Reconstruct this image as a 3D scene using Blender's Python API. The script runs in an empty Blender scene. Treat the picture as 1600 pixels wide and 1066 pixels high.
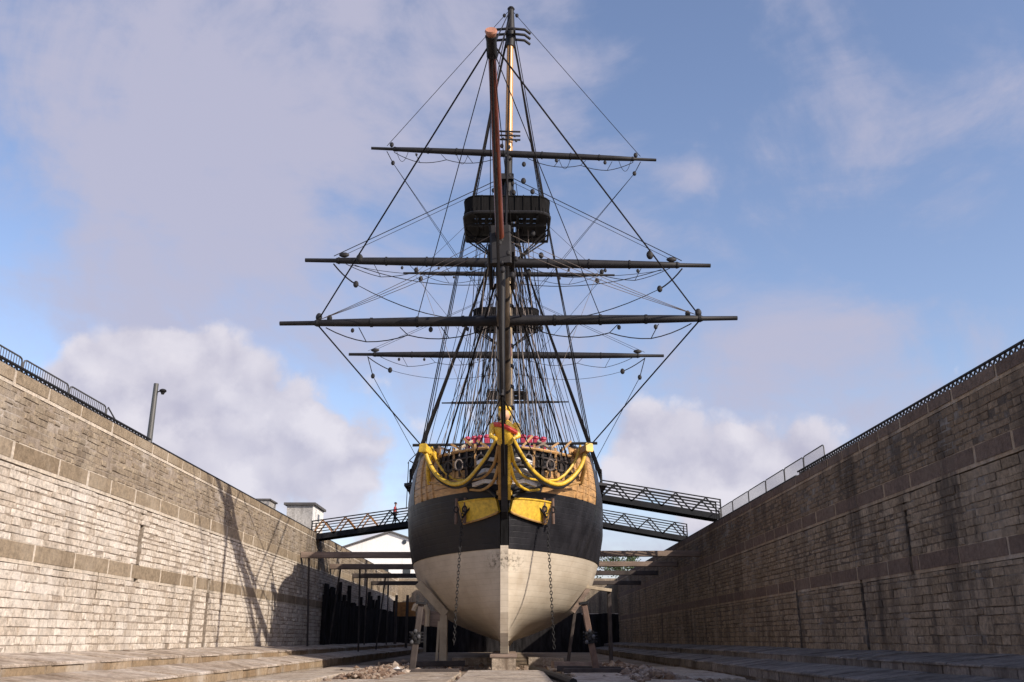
import bpy, bmesh, math, random
from mathutils import Vector, Matrix, noise as mnoise
random.seed(7)
R = math.radians
scene = bpy.context.scene
COL = scene.collection
pi = math.pi

# ------------------------------------------------------------------ camera
cam_d = bpy.data.cameras.new("camera")
cam = bpy.data.objects.new("camera", cam_d); COL.objects.link(cam)
cam_d.sensor_width = 36.0
cam_d.lens = 1426.0 / 1600.0 * 36.0
cam_d.clip_start = 0.1; cam_d.clip_end = 6000
cam.location = (0, 0, 1.7)
cam.rotation_euler = (R(90 + 18.06), 0, R(-0.12))
scene.camera = cam

# ------------------------------------------------------------------ sun and exposure
SUN = Vector((14.5, -11.0, 10.6)).normalized()          # towards the sun
sun_el = math.asin(SUN.z); sun_az = math.atan2(SUN.x, SUN.y)
sd = bpy.data.lights.new("sun", 'SUN'); sd.energy = 4.5; sd.angle = R(0.6); sd.color = (1.0, 0.90, 0.77)
so = bpy.data.objects.new("sun", sd); COL.objects.link(so)
so.rotation_euler = (-SUN).to_track_quat('-Z', 'Y').to_euler()
so.location = (40, -50, 60)
scene.view_settings.view_transform = 'Standard'
scene.view_settings.look = 'None'
scene.view_settings.gamma = 1.0
scene.view_settings.use_curve_mapping = False
scene.view_settings.exposure = 0.45

# ------------------------------------------------------------------ sky
world = bpy.data.worlds.new("World"); scene.world = world; world.use_nodes = True
wt = world.node_tree; wt.nodes.clear()
def wn(t, **k):
    n = wt.nodes.new(t)
    for a, v in k.items(): setattr(n, a, v)
    return n
def wl(a, b): wt.links.new(a, b)
def wmath(op, a, b=None, c=None, clamp=False):
    n = wn('ShaderNodeMath', operation=op); n.use_clamp = clamp
    for i, v in enumerate((a, b, c)):
        if v is None: continue
        if isinstance(v, (int, float)): n.inputs[i].default_value = v
        else: wl(v, n.inputs[i])
    return n.outputs[0]
out = wn('ShaderNodeOutputWorld'); bg = wn('ShaderNodeBackground')
sky = wn('ShaderNodeTexSky'); sky.sky_type = 'NISHITA'; sky.sun_disc = False
sky.sun_elevation = sun_el; sky.sun_rotation = sun_az
sky.air_density = 1.0; sky.dust_density = 1.2; sky.ozone_density = 1.5
SKY_STRENGTH = 0.135
tc = wn('ShaderNodeTexCoord'); dirv = tc.outputs['Generated']
def wvmath(op, a, b):
    n = wn('ShaderNodeVectorMath', operation=op)
    for i, v in enumerate((a, b)):
        if isinstance(v, tuple): n.inputs[i].default_value = v
        else: wl(v, n.inputs[i])
    return n
def wnoise(vec, scale, detail, rough, dist=0.0):
    n = wn('ShaderNodeTexNoise'); wl(vec, n.inputs['Vector'])
    n.inputs['Scale'].default_value = scale; n.inputs['Detail'].default_value = detail
    n.inputs['Roughness'].default_value = rough; n.inputs['Distortion'].default_value = dist
    return n.outputs['Fac']
def blobs(lst):
    acc = None
    for x, y, z, r, w in lst:
        d = wvmath('DOT_PRODUCT', dirv, (x, y, z)).outputs['Value']
        e = wmath('MULTIPLY', wmath('SUBTRACT', d, 1.0), 2.0 / (r * r))
        g = wmath('MULTIPLY', wmath('EXPONENT', e), w)
        acc = g if acc is None else wmath('ADD', acc, g)
    return acc
VEIL = [(-0.3995, 0.7581, 0.5154, 0.2314, 0.8), (-0.2486, 0.8218, 0.5128, 0.1964, 0.6), (-0.098, 0.812, 0.5753, 0.1613, 0.8),
        (-0.4278, 0.8345, 0.3472, 0.1613, 0.9), (-0.2674, 0.8896, 0.3702, 0.1332, 0.75), (0.0707, 0.87, 0.4879, 0.0701, 0.45),
        (0.0221, 0.8158, 0.578, 0.0982, 0.6), (-0.1368, 0.9344, 0.3288, 0.1052, 0.5), (0.1949, 0.8635, 0.4652, 0.0351, 0.75),
        (0.2529, 0.9311, 0.263, 0.0912, 0.75), (0.3028, 0.9055, 0.2974, 0.0561, 0.5), (0.4644, 0.7027, 0.539, 0.0561, 0.4),
        (0.409, 0.8933, 0.1863, 0.0631, 0.5), (-0.75, 0.5, 0.43, 0.3, 0.7), (-0.5, 0.3, 0.81, 0.35, 0.7), (0.8, -0.3, 0.52, 0.3, 0.6),
        (-0.6, -0.6, 0.53, 0.35, 0.6)]
CUM = [(-0.3637, 0.8937, 0.2626, 0.0491, 1), (-0.3104, 0.9233, 0.2262, 0.0842, 1), (-0.4125, 0.8816, 0.2291, 0.0631, 0.9),
       (-0.2347, 0.9542, 0.1852, 0.1052, 1), (-0.1352, 0.9786, 0.1553, 0.1052, 0.55), (0.1401, 0.9693, 0.2021, 0.0521, 1.0),
       (0.2251, 0.9607, 0.1626, 0.0731, 1.0), (0.3004, 0.9376, 0.1753, 0.0591, 0.95), (0.50, 0.8184, 0.2685, 0.065, 1.0), (0.42, 0.88, 0.22, 0.05, 0.35),
       (0.0436, 0.9867, 0.1565, 0.1122, 0.2), (-0.3678, 0.909, 0.1961, 0.0771, 1),
       (-0.6, 0.78, 0.15, 0.12, 0.9), (-0.85, 0.5, 0.15, 0.14, 0.9), (0.7, 0.7, 0.15, 0.12, 0.9), (0.93, 0.3, 0.18, 0.14, 0.9)]
n1 = wnoise(dirv, 4.2, 8, 0.6, 0.8)
n1b = wnoise(wvmath('MULTIPLY', dirv, (1.0, 1.0, 2.0)).outputs[0], 7.0, 6, 0.6, 0.4)
sepd = wn('ShaderNodeSeparateXYZ'); wl(dirv, sepd.inputs[0])
hz = wn('ShaderNodeMapRange'); wl(sepd.outputs[2], hz.inputs[0]); hz.inputs[1].default_value = 0.36; hz.inputs[2].default_value = 0.02
hz.inputs[3].default_value = 0.12; hz.inputs[4].default_value = 0.68
veil = wmath('ADD', wmath('ADD', wmath('MULTIPLY', blobs(VEIL), 0.66), hz.outputs[0]), wmath('MULTIPLY', wmath('SUBTRACT', n1, 0.5), 3.5))
veil = wmath('ADD', veil, wmath('MULTIPLY', wmath('SUBTRACT', n1b, 0.5), 1.9))
mr = wn('ShaderNodeMapRange', interpolation_type='SMOOTHSTEP'); wl(veil, mr.inputs[0])
mr.inputs[1].default_value = 0.05; mr.inputs[2].default_value = 1.45; mr.inputs[3].default_value = 0.0; mr.inputs[4].default_value = 0.9
veil_f = mr.outputs[0]
n2 = wnoise(dirv, 7.5, 9, 0.55, 0.2)
n2s = wnoise(wvmath('ADD', dirv, (0.012, -0.008, 0.03)).outputs[0], 7.5, 9, 0.55, 0.2)
def wvor(vec, scale):
    n = wn('ShaderNodeTexVoronoi', feature='F1'); wl(vec, n.inputs['Vector']); n.inputs['Scale'].default_value = scale
    n.inputs['Detail'].default_value = 1.0
    return n.outputs['Distance']
nw = wn('ShaderNodeTexNoise'); wl(dirv, nw.inputs['Vector']); nw.inputs['Scale'].default_value = 14; nw.inputs['Detail'].default_value = 8; nw.inputs['Roughness'].default_value = 0.62
warp = wvmath('ADD', dirv, wvmath('MULTIPLY', wvmath('SUBTRACT', nw.outputs['Color'], (0.5, 0.5, 0.5)).outputs[0], (0.075, 0.075, 0.075)).outputs[0]).outputs[0]
puff = wmath('SUBTRACT', 0.45, wvor(warp, 13.0))
sunoff = wvmath('ADD', warp, (0.010, -0.006, 0.022)).outputs[0]
puff_s = wmath('SUBTRACT', 0.45, wvor(sunoff, 13.0))
cum = wmath('ADD', blobs(CUM), wmath('MULTIPLY', wmath('SUBTRACT', n2, 0.5), 1.45))
cum = wmath('ADD', cum, wmath('MULTIPLY', puff, 0.75))
mr2 = wn('ShaderNodeMapRange', interpolation_type='SMOOTHSTEP'); wl(cum, mr2.inputs[0])
mr2.inputs[1].default_value = 0.38; mr2.inputs[2].default_value = 0.74; mr2.inputs[3].default_value = 0.0; mr2.inputs[4].default_value = 0.96
cum_f = mr2.outputs[0]
light = wmath('ADD', 0.6, wmath('ADD', wmath('MULTIPLY', wmath('SUBTRACT', n2, n2s), 1.3), wmath('MULTIPLY', wmath('SUBTRACT', puff, puff_s), 0.9)), clamp=True)
K = 1.0 / SKY_STRENGTH
def rgb(c, k=1.0): return (c[0] * k, c[1] * k, c[2] * k, 1)
def wmix(f, a, b):
    n = wn('ShaderNodeMix', data_type='RGBA')
    if isinstance(f, float): n.inputs['Factor'].default_value = f
    else: wl(f, n.inputs['Factor'])
    for nm, v in (('A', a), ('B', b)):
        i = [s for s in n.inputs if s.name == nm and s.type == 'RGBA'][0]
        if isinstance(v, tuple): i.default_value = v
        else: wl(v, i)
    return [s for s in n.outputs if s.type == 'RGBA'][0]
tint = wn('ShaderNodeMix', data_type='RGBA', blend_type='MULTIPLY'); tint.inputs['Factor'].default_value = 1.0
ta = [s for s in tint.inputs if s.type == 'RGBA']; wl(sky.outputs[0], ta[0]); ta[1].default_value = (1.14, 1.04, 1.08, 1)
skyc = [s for s in tint.outputs if s.type == 'RGBA'][0]
VC = (0.375, 0.372, 0.475); CD = (0.36, 0.355, 0.45); CL = (0.575, 0.555, 0.61)
c_veil = wmix(veil_f, skyc, rgb(VC, K))
cl_col = wmix(light, rgb(CD, K), rgb(CL, K))
c_all = wmix(cum_f, c_veil, cl_col)
wl(c_all, bg.inputs['Color']); bg.inputs['Strength'].default_value = SKY_STRENGTH
wl(bg.outputs[0], out.inputs['Surface'])

# ------------------------------------------------------------------ materials
def new_mat(name):
    m = bpy.data.materials.new(name); m.use_nodes = True
    nt = m.node_tree; b = nt.nodes['Principled BSDF']
    return m, nt, b
def nmath(nt, op, a, b=None, clamp=False):
    n = nt.nodes.new('ShaderNodeMath'); n.operation = op; n.use_clamp = clamp
    for i, v in enumerate((a, b)):
        if v is None: continue
        if isinstance(v, (int, float)): n.inputs[i].default_value = v
        else: nt.links.new(v, n.inputs[i])
    return n.outputs[0]
def nnoise(nt, vec, scale, detail=4, rough=0.55, mul=None):
    if mul:
        vm = nt.nodes.new('ShaderNodeVectorMath'); vm.operation = 'MULTIPLY'
        nt.links.new(vec, vm.inputs[0]); vm.inputs[1].default_value = mul; vec = vm.outputs[0]
    n = nt.nodes.new('ShaderNodeTexNoise'); nt.links.new(vec, n.inputs['Vector'])
    n.inputs['Scale'].default_value = scale; n.inputs['Detail'].default_value = detail; n.inputs['Roughness'].default_value = rough
    return n.outputs['Fac']
def nramp(nt, fac, stops):
    r = nt.nodes.new('ShaderNodeValToRGB'); nt.links.new(fac, r.inputs[0])
    e = r.color_ramp.elements
    while len(e) < len(stops): e.new(0.5)
    for i, (p, c) in enumerate(stops):
        e[i].position = p; e[i].color = (c, c, c, 1) if isinstance(c, (int, float)) else (*c, 1)
    return r.outputs[0]
def nmix(nt, f, a, b, mode='MIX'):
    n = nt.nodes.new('ShaderNodeMix'); n.data_type = 'RGBA'; n.blend_type = mode
    if isinstance(f, (int, float)): n.inputs['Factor'].default_value = f
    else: nt.links.new(f, n.inputs['Factor'])
    ii = [s for s in n.inputs if s.type == 'RGBA']
    for s, v in zip(ii, (a, b)):
        if isinstance(v, tuple): s.default_value = (*v, 1) if len(v) == 3 else v
        else: nt.links.new(v, s)
    return [s for s in n.outputs if s.type == 'RGBA'][0]
def npos(nt):
    g = nt.nodes.new('ShaderNodeNewGeometry'); return g.outputs['Position'], g
def bump(nt, b, h, strength, dist):
    n = nt.nodes.new('ShaderNodeBump'); n.inputs['Strength'].default_value = strength; n.inputs['Distance'].default_value = dist
    nt.links.new(h, n.inputs['Height']); nt.links.new(n.outputs[0], b.inputs['Normal'])

def mat(name, col, rough=0.6, var=0.2, scale=3.0, metal=0.0, bmp=0.0, mul=None):
    m, nt, b = new_mat(name)
    p, g = npos(nt)
    f = nnoise(nt, p, scale, 5, 0.6, mul)
    dark = tuple(c * (1 - var * 1.6) for c in col); lite = tuple(min(1, c * (1 + var)) for c in col)
    c = nramp(nt, f, [(0.25, dark), (0.75, lite)])
    nt.links.new(c, b.inputs['Base Color'])
    b.inputs['Roughness'].default_value = rough; b.inputs['Metallic'].default_value = metal
    if bmp: bump(nt, b, nnoise(nt, p, scale * 6, 4, 0.6, mul), bmp, 0.02)
    return m

def stone_mat(name, c1, c2, c3, stain=(0.07, 0.055, 0.045), st_amt=0.7, st_lo=0.52, bright=(0.6, 0.56, 0.52), br_amt=0.35, grain=0.35, pits=0.55):
    m, nt, b = new_mat(name)
    p, g = npos(nt)
    oi = nt.nodes.new('ShaderNodeObjectInfo')
    r = nmath(nt, 'FRACT', nmath(nt, 'ADD', oi.outputs['Random'], g.outputs['Random Per Island']))
    base = nramp(nt, r, [(0.0, c1), (0.5, c2), (1.0, c3)])
    fine = nnoise(nt, p, 6.0, 8, 0.72)
    base = nmix(nt, 1.0, base, nramp(nt, fine, [(0.3, 1 - grain), (0.7, 1 + grain * 0.7)]), 'MULTIPLY')
    pit = nnoise(nt, p, 9.0, 6, 0.8)
    base = nmix(nt, nramp(nt, pit, [(0.35, pits), (0.46, 0.0)]), base, stain)
    patch = nnoise(nt, p, 0.45, 6, 0.7)
    base = nmix(nt, nramp(nt, patch, [(0.5, 0.0), (0.68, br_amt)]), base, bright)
    # run-off stains: long vertical streaks
    st = nnoise(nt, p, 1.0, 8, 0.66, (1.0, 0.9, 0.09))
    st2 = nnoise(nt, p, 0.16, 4, 0.6)
    sf = nmath(nt, 'MULTIPLY', nramp(nt, st, [(st_lo, 0.0), (st_lo + 0.15, st_amt)]), nramp(nt, st2, [(0.36, 0.25), (0.6, 1.0)]))
    base = nmix(nt, sf, base, stain)
    nt.links.new(base, b.inputs['Base Color'])
    b.inputs['Roughness'].default_value = 0.92
    b.inputs['Specular IOR Level'].default_value = 0.25
    h = nnoise(nt, p, 14.0, 8, 0.7)
    bump(nt, b, h, 0.6, 0.05)
    return m

M = {}
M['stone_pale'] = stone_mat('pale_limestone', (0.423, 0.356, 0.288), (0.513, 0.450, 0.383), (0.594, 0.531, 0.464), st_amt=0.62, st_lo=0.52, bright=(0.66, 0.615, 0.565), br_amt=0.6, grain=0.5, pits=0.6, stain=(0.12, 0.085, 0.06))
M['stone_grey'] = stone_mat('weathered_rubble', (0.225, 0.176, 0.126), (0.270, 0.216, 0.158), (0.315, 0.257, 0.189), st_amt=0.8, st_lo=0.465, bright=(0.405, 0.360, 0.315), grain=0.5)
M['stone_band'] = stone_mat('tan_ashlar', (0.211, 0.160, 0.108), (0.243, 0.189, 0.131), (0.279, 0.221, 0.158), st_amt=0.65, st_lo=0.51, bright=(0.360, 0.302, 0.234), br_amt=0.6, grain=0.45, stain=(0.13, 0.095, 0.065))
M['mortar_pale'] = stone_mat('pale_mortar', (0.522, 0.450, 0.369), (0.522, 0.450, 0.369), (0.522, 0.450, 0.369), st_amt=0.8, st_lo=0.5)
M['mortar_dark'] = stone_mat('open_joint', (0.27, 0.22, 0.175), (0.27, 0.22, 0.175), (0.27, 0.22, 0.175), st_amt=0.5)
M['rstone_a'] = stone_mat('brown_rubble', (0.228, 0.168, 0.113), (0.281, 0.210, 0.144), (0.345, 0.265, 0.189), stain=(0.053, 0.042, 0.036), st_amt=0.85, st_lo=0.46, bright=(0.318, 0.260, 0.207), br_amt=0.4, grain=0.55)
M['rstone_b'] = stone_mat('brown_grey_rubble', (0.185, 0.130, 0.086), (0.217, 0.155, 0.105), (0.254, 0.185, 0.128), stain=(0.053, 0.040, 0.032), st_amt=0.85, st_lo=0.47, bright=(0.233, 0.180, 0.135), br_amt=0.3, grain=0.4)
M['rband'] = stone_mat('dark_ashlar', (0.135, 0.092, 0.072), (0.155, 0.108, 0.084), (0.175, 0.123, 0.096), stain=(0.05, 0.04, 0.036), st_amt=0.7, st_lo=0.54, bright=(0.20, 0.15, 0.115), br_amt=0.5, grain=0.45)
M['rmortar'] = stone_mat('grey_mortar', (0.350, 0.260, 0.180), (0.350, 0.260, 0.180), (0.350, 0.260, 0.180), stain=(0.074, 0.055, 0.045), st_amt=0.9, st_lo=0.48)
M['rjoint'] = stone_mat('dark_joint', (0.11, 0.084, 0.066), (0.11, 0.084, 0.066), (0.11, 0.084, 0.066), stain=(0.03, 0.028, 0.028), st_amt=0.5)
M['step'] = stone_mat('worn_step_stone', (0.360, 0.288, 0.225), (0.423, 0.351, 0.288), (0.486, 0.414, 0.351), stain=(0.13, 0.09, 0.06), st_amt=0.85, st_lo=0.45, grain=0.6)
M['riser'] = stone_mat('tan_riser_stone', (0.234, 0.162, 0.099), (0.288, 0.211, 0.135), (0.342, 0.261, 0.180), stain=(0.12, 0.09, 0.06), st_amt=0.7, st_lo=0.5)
M['rstep'] = stone_mat('dark_step_stone', (0.15, 0.13, 0.115), (0.19, 0.165, 0.15), (0.24, 0.21, 0.19), stain=(0.06, 0.052, 0.048), st_amt=0.9, st_lo=0.47, bright=(0.30, 0.27, 0.25), grain=0.5)  # darker, greyer stone for the right-hand steps
M['floor'] = stone_mat('muddy_dock_floor', (0.22, 0.165, 0.115), (0.22, 0.165, 0.115), (0.22, 0.165, 0.115), stain=(0.08, 0.06, 0.045), st_amt=0.7, st_lo=0.5, grain=0.6)
M['slab'] = stone_mat('worn_floor_slab', (0.324, 0.261, 0.198), (0.387, 0.320, 0.252), (0.432, 0.360, 0.297), stain=(0.12, 0.085, 0.06), st_amt=0.85, st_lo=0.47, grain=0.6)
M['rubble'] = stone_mat('loose_rubble', (0.09, 0.055, 0.038), (0.17, 0.11, 0.075), (0.34, 0.27, 0.21), st_amt=0.4, grain=0.4)
M['quay'] = mat('quay_paving', (0.30, 0.28, 0.25), 0.9, 0.25, 0.6)
def wale_mat():
    m, nt, b = new_mat('black_hull_paint')
    p, g = npos(nt)
    f = nnoise(nt, p, 1.2, 6, 0.65, (1, 1, .5)); st = nnoise(nt, p, 1.6, 6, 0.6, (1, 1, .08))
    c = nramp(nt, f, [(0.3, (0.010, 0.010, 0.012)), (0.7, (0.021, 0.020, 0.024))])
    c = nmix(nt, nramp(nt, st, [(0.55, 0.0), (0.72, 0.5)]), c, (0.028, 0.026, 0.026))
    nt.links.new(c, b.inputs['Base Color'])
    nt.links.new(nramp(nt, f, [(0.3, 0.35), (0.7, 0.6)]), b.inputs['Roughness'])
    w = nt.nodes.new('ShaderNodeTexWave'); w.wave_type = 'BANDS'; w.bands_direction = 'Z'
    nt.links.new(p, w.inputs['Vector']); w.inputs['Scale'].default_value = 1.0; w.inputs['Distortion'].default_value = 0.2
    bump(nt, b, nramp(nt, w.outputs['Fac'], [(0.0, 0.0), (0.08, 1.0)]), 0.3, 0.015)
    return m
M['black'] = wale_mat()
M['spar'] = mat('black_spar_paint', (0.013, 0.012, 0.014), 0.6, 0.3, 2.0)
M['tar'] = mat('tarred_timber', (0.011, 0.0105, 0.011), 0.9, 0.4, 1.5, bmp=0.4, mul=(3, 3, .4))
M['gate'] = mat('shade_dark_timber', (0.02, 0.0185, 0.02), 0.9, 0.55, 1.2, bmp=0.5, mul=(2, 2, .35))  # near-black tone holds the shade of the dock end and wall foot
M['iron'] = mat('black_iron', (0.014, 0.0135, 0.015), 0.6, 0.3, 4.0)
M['rope'] = mat('tarred_rope', (0.013, 0.0115, 0.0125), 0.85, 0.3, 6.0)
M['hemp'] = mat('hemp_rope', (0.17, 0.14, 0.125), 0.9, 0.3, 6.0)
M['plankbow'] = mat('varnished_bow_planking', (0.40, 0.225, 0.085), 0.6, 0.4, 1.6, bmp=0.2, mul=(1, 1, 4))
M['yellow'] = mat('yellow_paint', (0.58, 0.365, 0.03), 0.5, 0.28, 5.0, bmp=0.15)
M['ochre'] = mat('ochre_paint', (0.34, 0.19, 0.06), 0.5, 0.25, 4.0)
M['gold'] = mat('gilded_carving', (0.72, 0.46, 0.05), 0.35, 0.25, 14.0, bmp=0.5)
M['crimson'] = mat('crimson_paint', (0.34, 0.022, 0.06), 0.5, 0.2, 3.0)
M['red'] = mat('red_paint', (0.55, 0.05, 0.03), 0.5, 0.2, 3.0)
M['blue'] = mat('blue_paint', (0.035, 0.035, 0.16), 0.5, 0.2, 3.0)
M['white'] = mat('white_paint', (0.55, 0.53, 0.52), 0.5, 0.12, 3.0)
M['skin_tone'] = mat('weathered_flesh_paint', (0.48, 0.27, 0.17), 0.6, 0.1, 5.0)
M['redwood'] = mat('red_brown_spar', (0.155, 0.042, 0.024), 0.4, 0.25, 1.5, mul=(6, 1, 1))
M['honey'] = mat('honey_varnish_mast', (0.52, 0.27, 0.09), 0.35, 0.3, 2.2, mul=(6, 6, .5))
M['buff'] = mat('buff_mast_paint', (0.30, 0.225, 0.135), 0.5, 0.2, 2.0)
M['brownspar'] = mat('dark_brown_spar', (0.085, 0.062, 0.042), 0.5, 0.3, 2.0)
M['salmon'] = mat('salmon_paint', (0.36, 0.16, 0.10), 0.6, 0.15, 5.0)
M['deck'] = mat('deck_planks', (0.30, 0.22, 0.14), 0.8, 0.25, 2.0)
M['steel'] = mat('dark_gangway_steel', (0.012, 0.013, 0.016), 0.75, 0.25, 2.0)
M['rust'] = mat('orange_rusted_steel', (0.36, 0.155, 0.04), 0.75, 0.4, 2.0)
M['railsteel'] = mat('grey_rail_steel', (0.075, 0.075, 0.08), 0.5, 0.2, 2.0)
M['galv'] = mat('dull_pole_steel', (0.07, 0.07, 0.068), 0.45, 0.15, 3.0)
M['shore'] = mat('weathered_shore_timber', (0.20, 0.145, 0.115), 0.85, 0.35, 1.6, bmp=0.4, mul=(.4, 3, 3))
M['shore_dark'] = mat('dark_shore_timber', (0.05, 0.038, 0.034), 0.85, 0.35, 1.6, bmp=0.4)
M['shore_pale'] = mat('pale_new_timber', (0.38, 0.31, 0.22), 0.8, 0.2, 1.6, bmp=0.3)
M['post_brown'] = mat('red_brown_prop', (0.13, 0.08, 0.06), 0.85, 0.35, 2.4, bmp=0.4)
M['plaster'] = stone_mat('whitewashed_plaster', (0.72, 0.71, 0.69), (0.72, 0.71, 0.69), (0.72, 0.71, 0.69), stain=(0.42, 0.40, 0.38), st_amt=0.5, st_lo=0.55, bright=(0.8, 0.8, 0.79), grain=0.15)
M['hutwall'] = stone_mat('stained_shaded_render', (0.42, 0.40, 0.38), (0.42, 0.40, 0.38), (0.42, 0.40, 0.38), stain=(0.14, 0.13, 0.12), st_amt=0.9, st_lo=0.45, bright=(0.6, 0.58, 0.56), grain=0.5)
M['roofdark'] = mat('dark_roof', (0.09, 0.085, 0.085), 0.8, 0.25, 1.0)
M['glass'] = mat('dark_glass', (0.03, 0.035, 0.04), 0.1, 0.1, 1.0)
M['cloth_red'] = mat('red_jacket', (0.52, 0.03, 0.05), 0.8, 0.2, 6.0)
M['cloth_dark'] = mat('dark_trousers', (0.03, 0.03, 0.045), 0.85, 0.2, 6.0)
M['skin'] = mat('skin', (0.55, 0.33, 0.24), 0.6, 0.08, 6.0)
M['hair'] = mat('dark_hair', (0.03, 0.022, 0.018), 0.7, 0.2, 20.0)
M['foliage'] = mat('leaves', (0.055, 0.085, 0.028), 0.8, 0.5, 2.0)
M['bark'] = mat('bark', (0.11, 0.08, 0.055), 0.9, 0.3, 4.0)

for k_, v_ in (('tar', .08), ('gate', .08), ('black', .22), ('rope', .15), ('spar', .3), ('iron', .25), ('steel', .2)):
    M[k_].node_tree.nodes['Principled BSDF'].inputs['Specular IOR Level'].default_value = v_
# hull bottom: cream paint, flaking around the stem at the waterline, faint plank seams
def hull_bottom_mat():
    m, nt, b = new_mat('cream_hull_paint')
    p, g = npos(nt)
    sep = nt.nodes.new('ShaderNodeSeparateXYZ'); nt.links.new(p, sep.inputs[0])
    grime = nnoise(nt, p, 0.7, 7, 0.65, (1, 0.6, 1.5))
    base = nramp(nt, grime, [(0.3, (0.41, 0.345, 0.265)), (0.7, (0.57, 0.50, 0.405))])
    drip = nnoise(nt, p, 1.5, 5, 0.6, (1, 1, 0.12))
    base = nmix(nt, nramp(nt, drip, [(0.55, 0.0), (0.75, 0.3)]), base, (0.34, 0.24, 0.15))
    # flaked patch at the waterline round the stem
    dx = nmath(nt, 'ABSOLUTE', nmath(nt, 'ADD', sep.outputs[0], 0.28))
    dz = nmath(nt, 'ABSOLUTE', nmath(nt, 'SUBTRACT', sep.outputs[2], 5.65))
    area = nmath(nt, 'MULTIPLY', nramp(nt, nmath(nt, 'MULTIPLY', dx, 0.5), [(0.25, 1.0), (0.62, 0.0)]), nramp(nt, dz, [(0.15, 1.0), (0.62, 0.0)]))
    fl = nnoise(nt, p, 5.5, 8, 0.75)
    ff = nmath(nt, 'MULTIPLY', area, nramp(nt, fl, [(0.50, 0.0), (0.57, 0.85)]))
    base = nmix(nt, ff, base, (0.10, 0.085, 0.06))
    # plank seams
    w = nt.nodes.new('ShaderNodeTexWave'); w.wave_type = 'BANDS'; w.bands_direction = 'Z'
    nt.links.new(p, w.inputs['Vector']); w.inputs['Scale'].default_value = 1.05; w.inputs['Distortion'].default_value = 0.25
    seam = nramp(nt, w.outputs['Fac'], [(0.0, 0.0), (0.06, 1.0)])
    base = nmix(nt, 1.0, base, nramp(nt, seam, [(0.0, 0.88), (1.0, 1.0)]), 'MULTIPLY')
    nt.links.new(base, b.inputs['Base Color']); b.inputs['Roughness'].default_value = 0.5
    bump(nt, b, seam, 0.25, 0.015)
    return m
M['cream'] = hull_bottom_mat()

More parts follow.
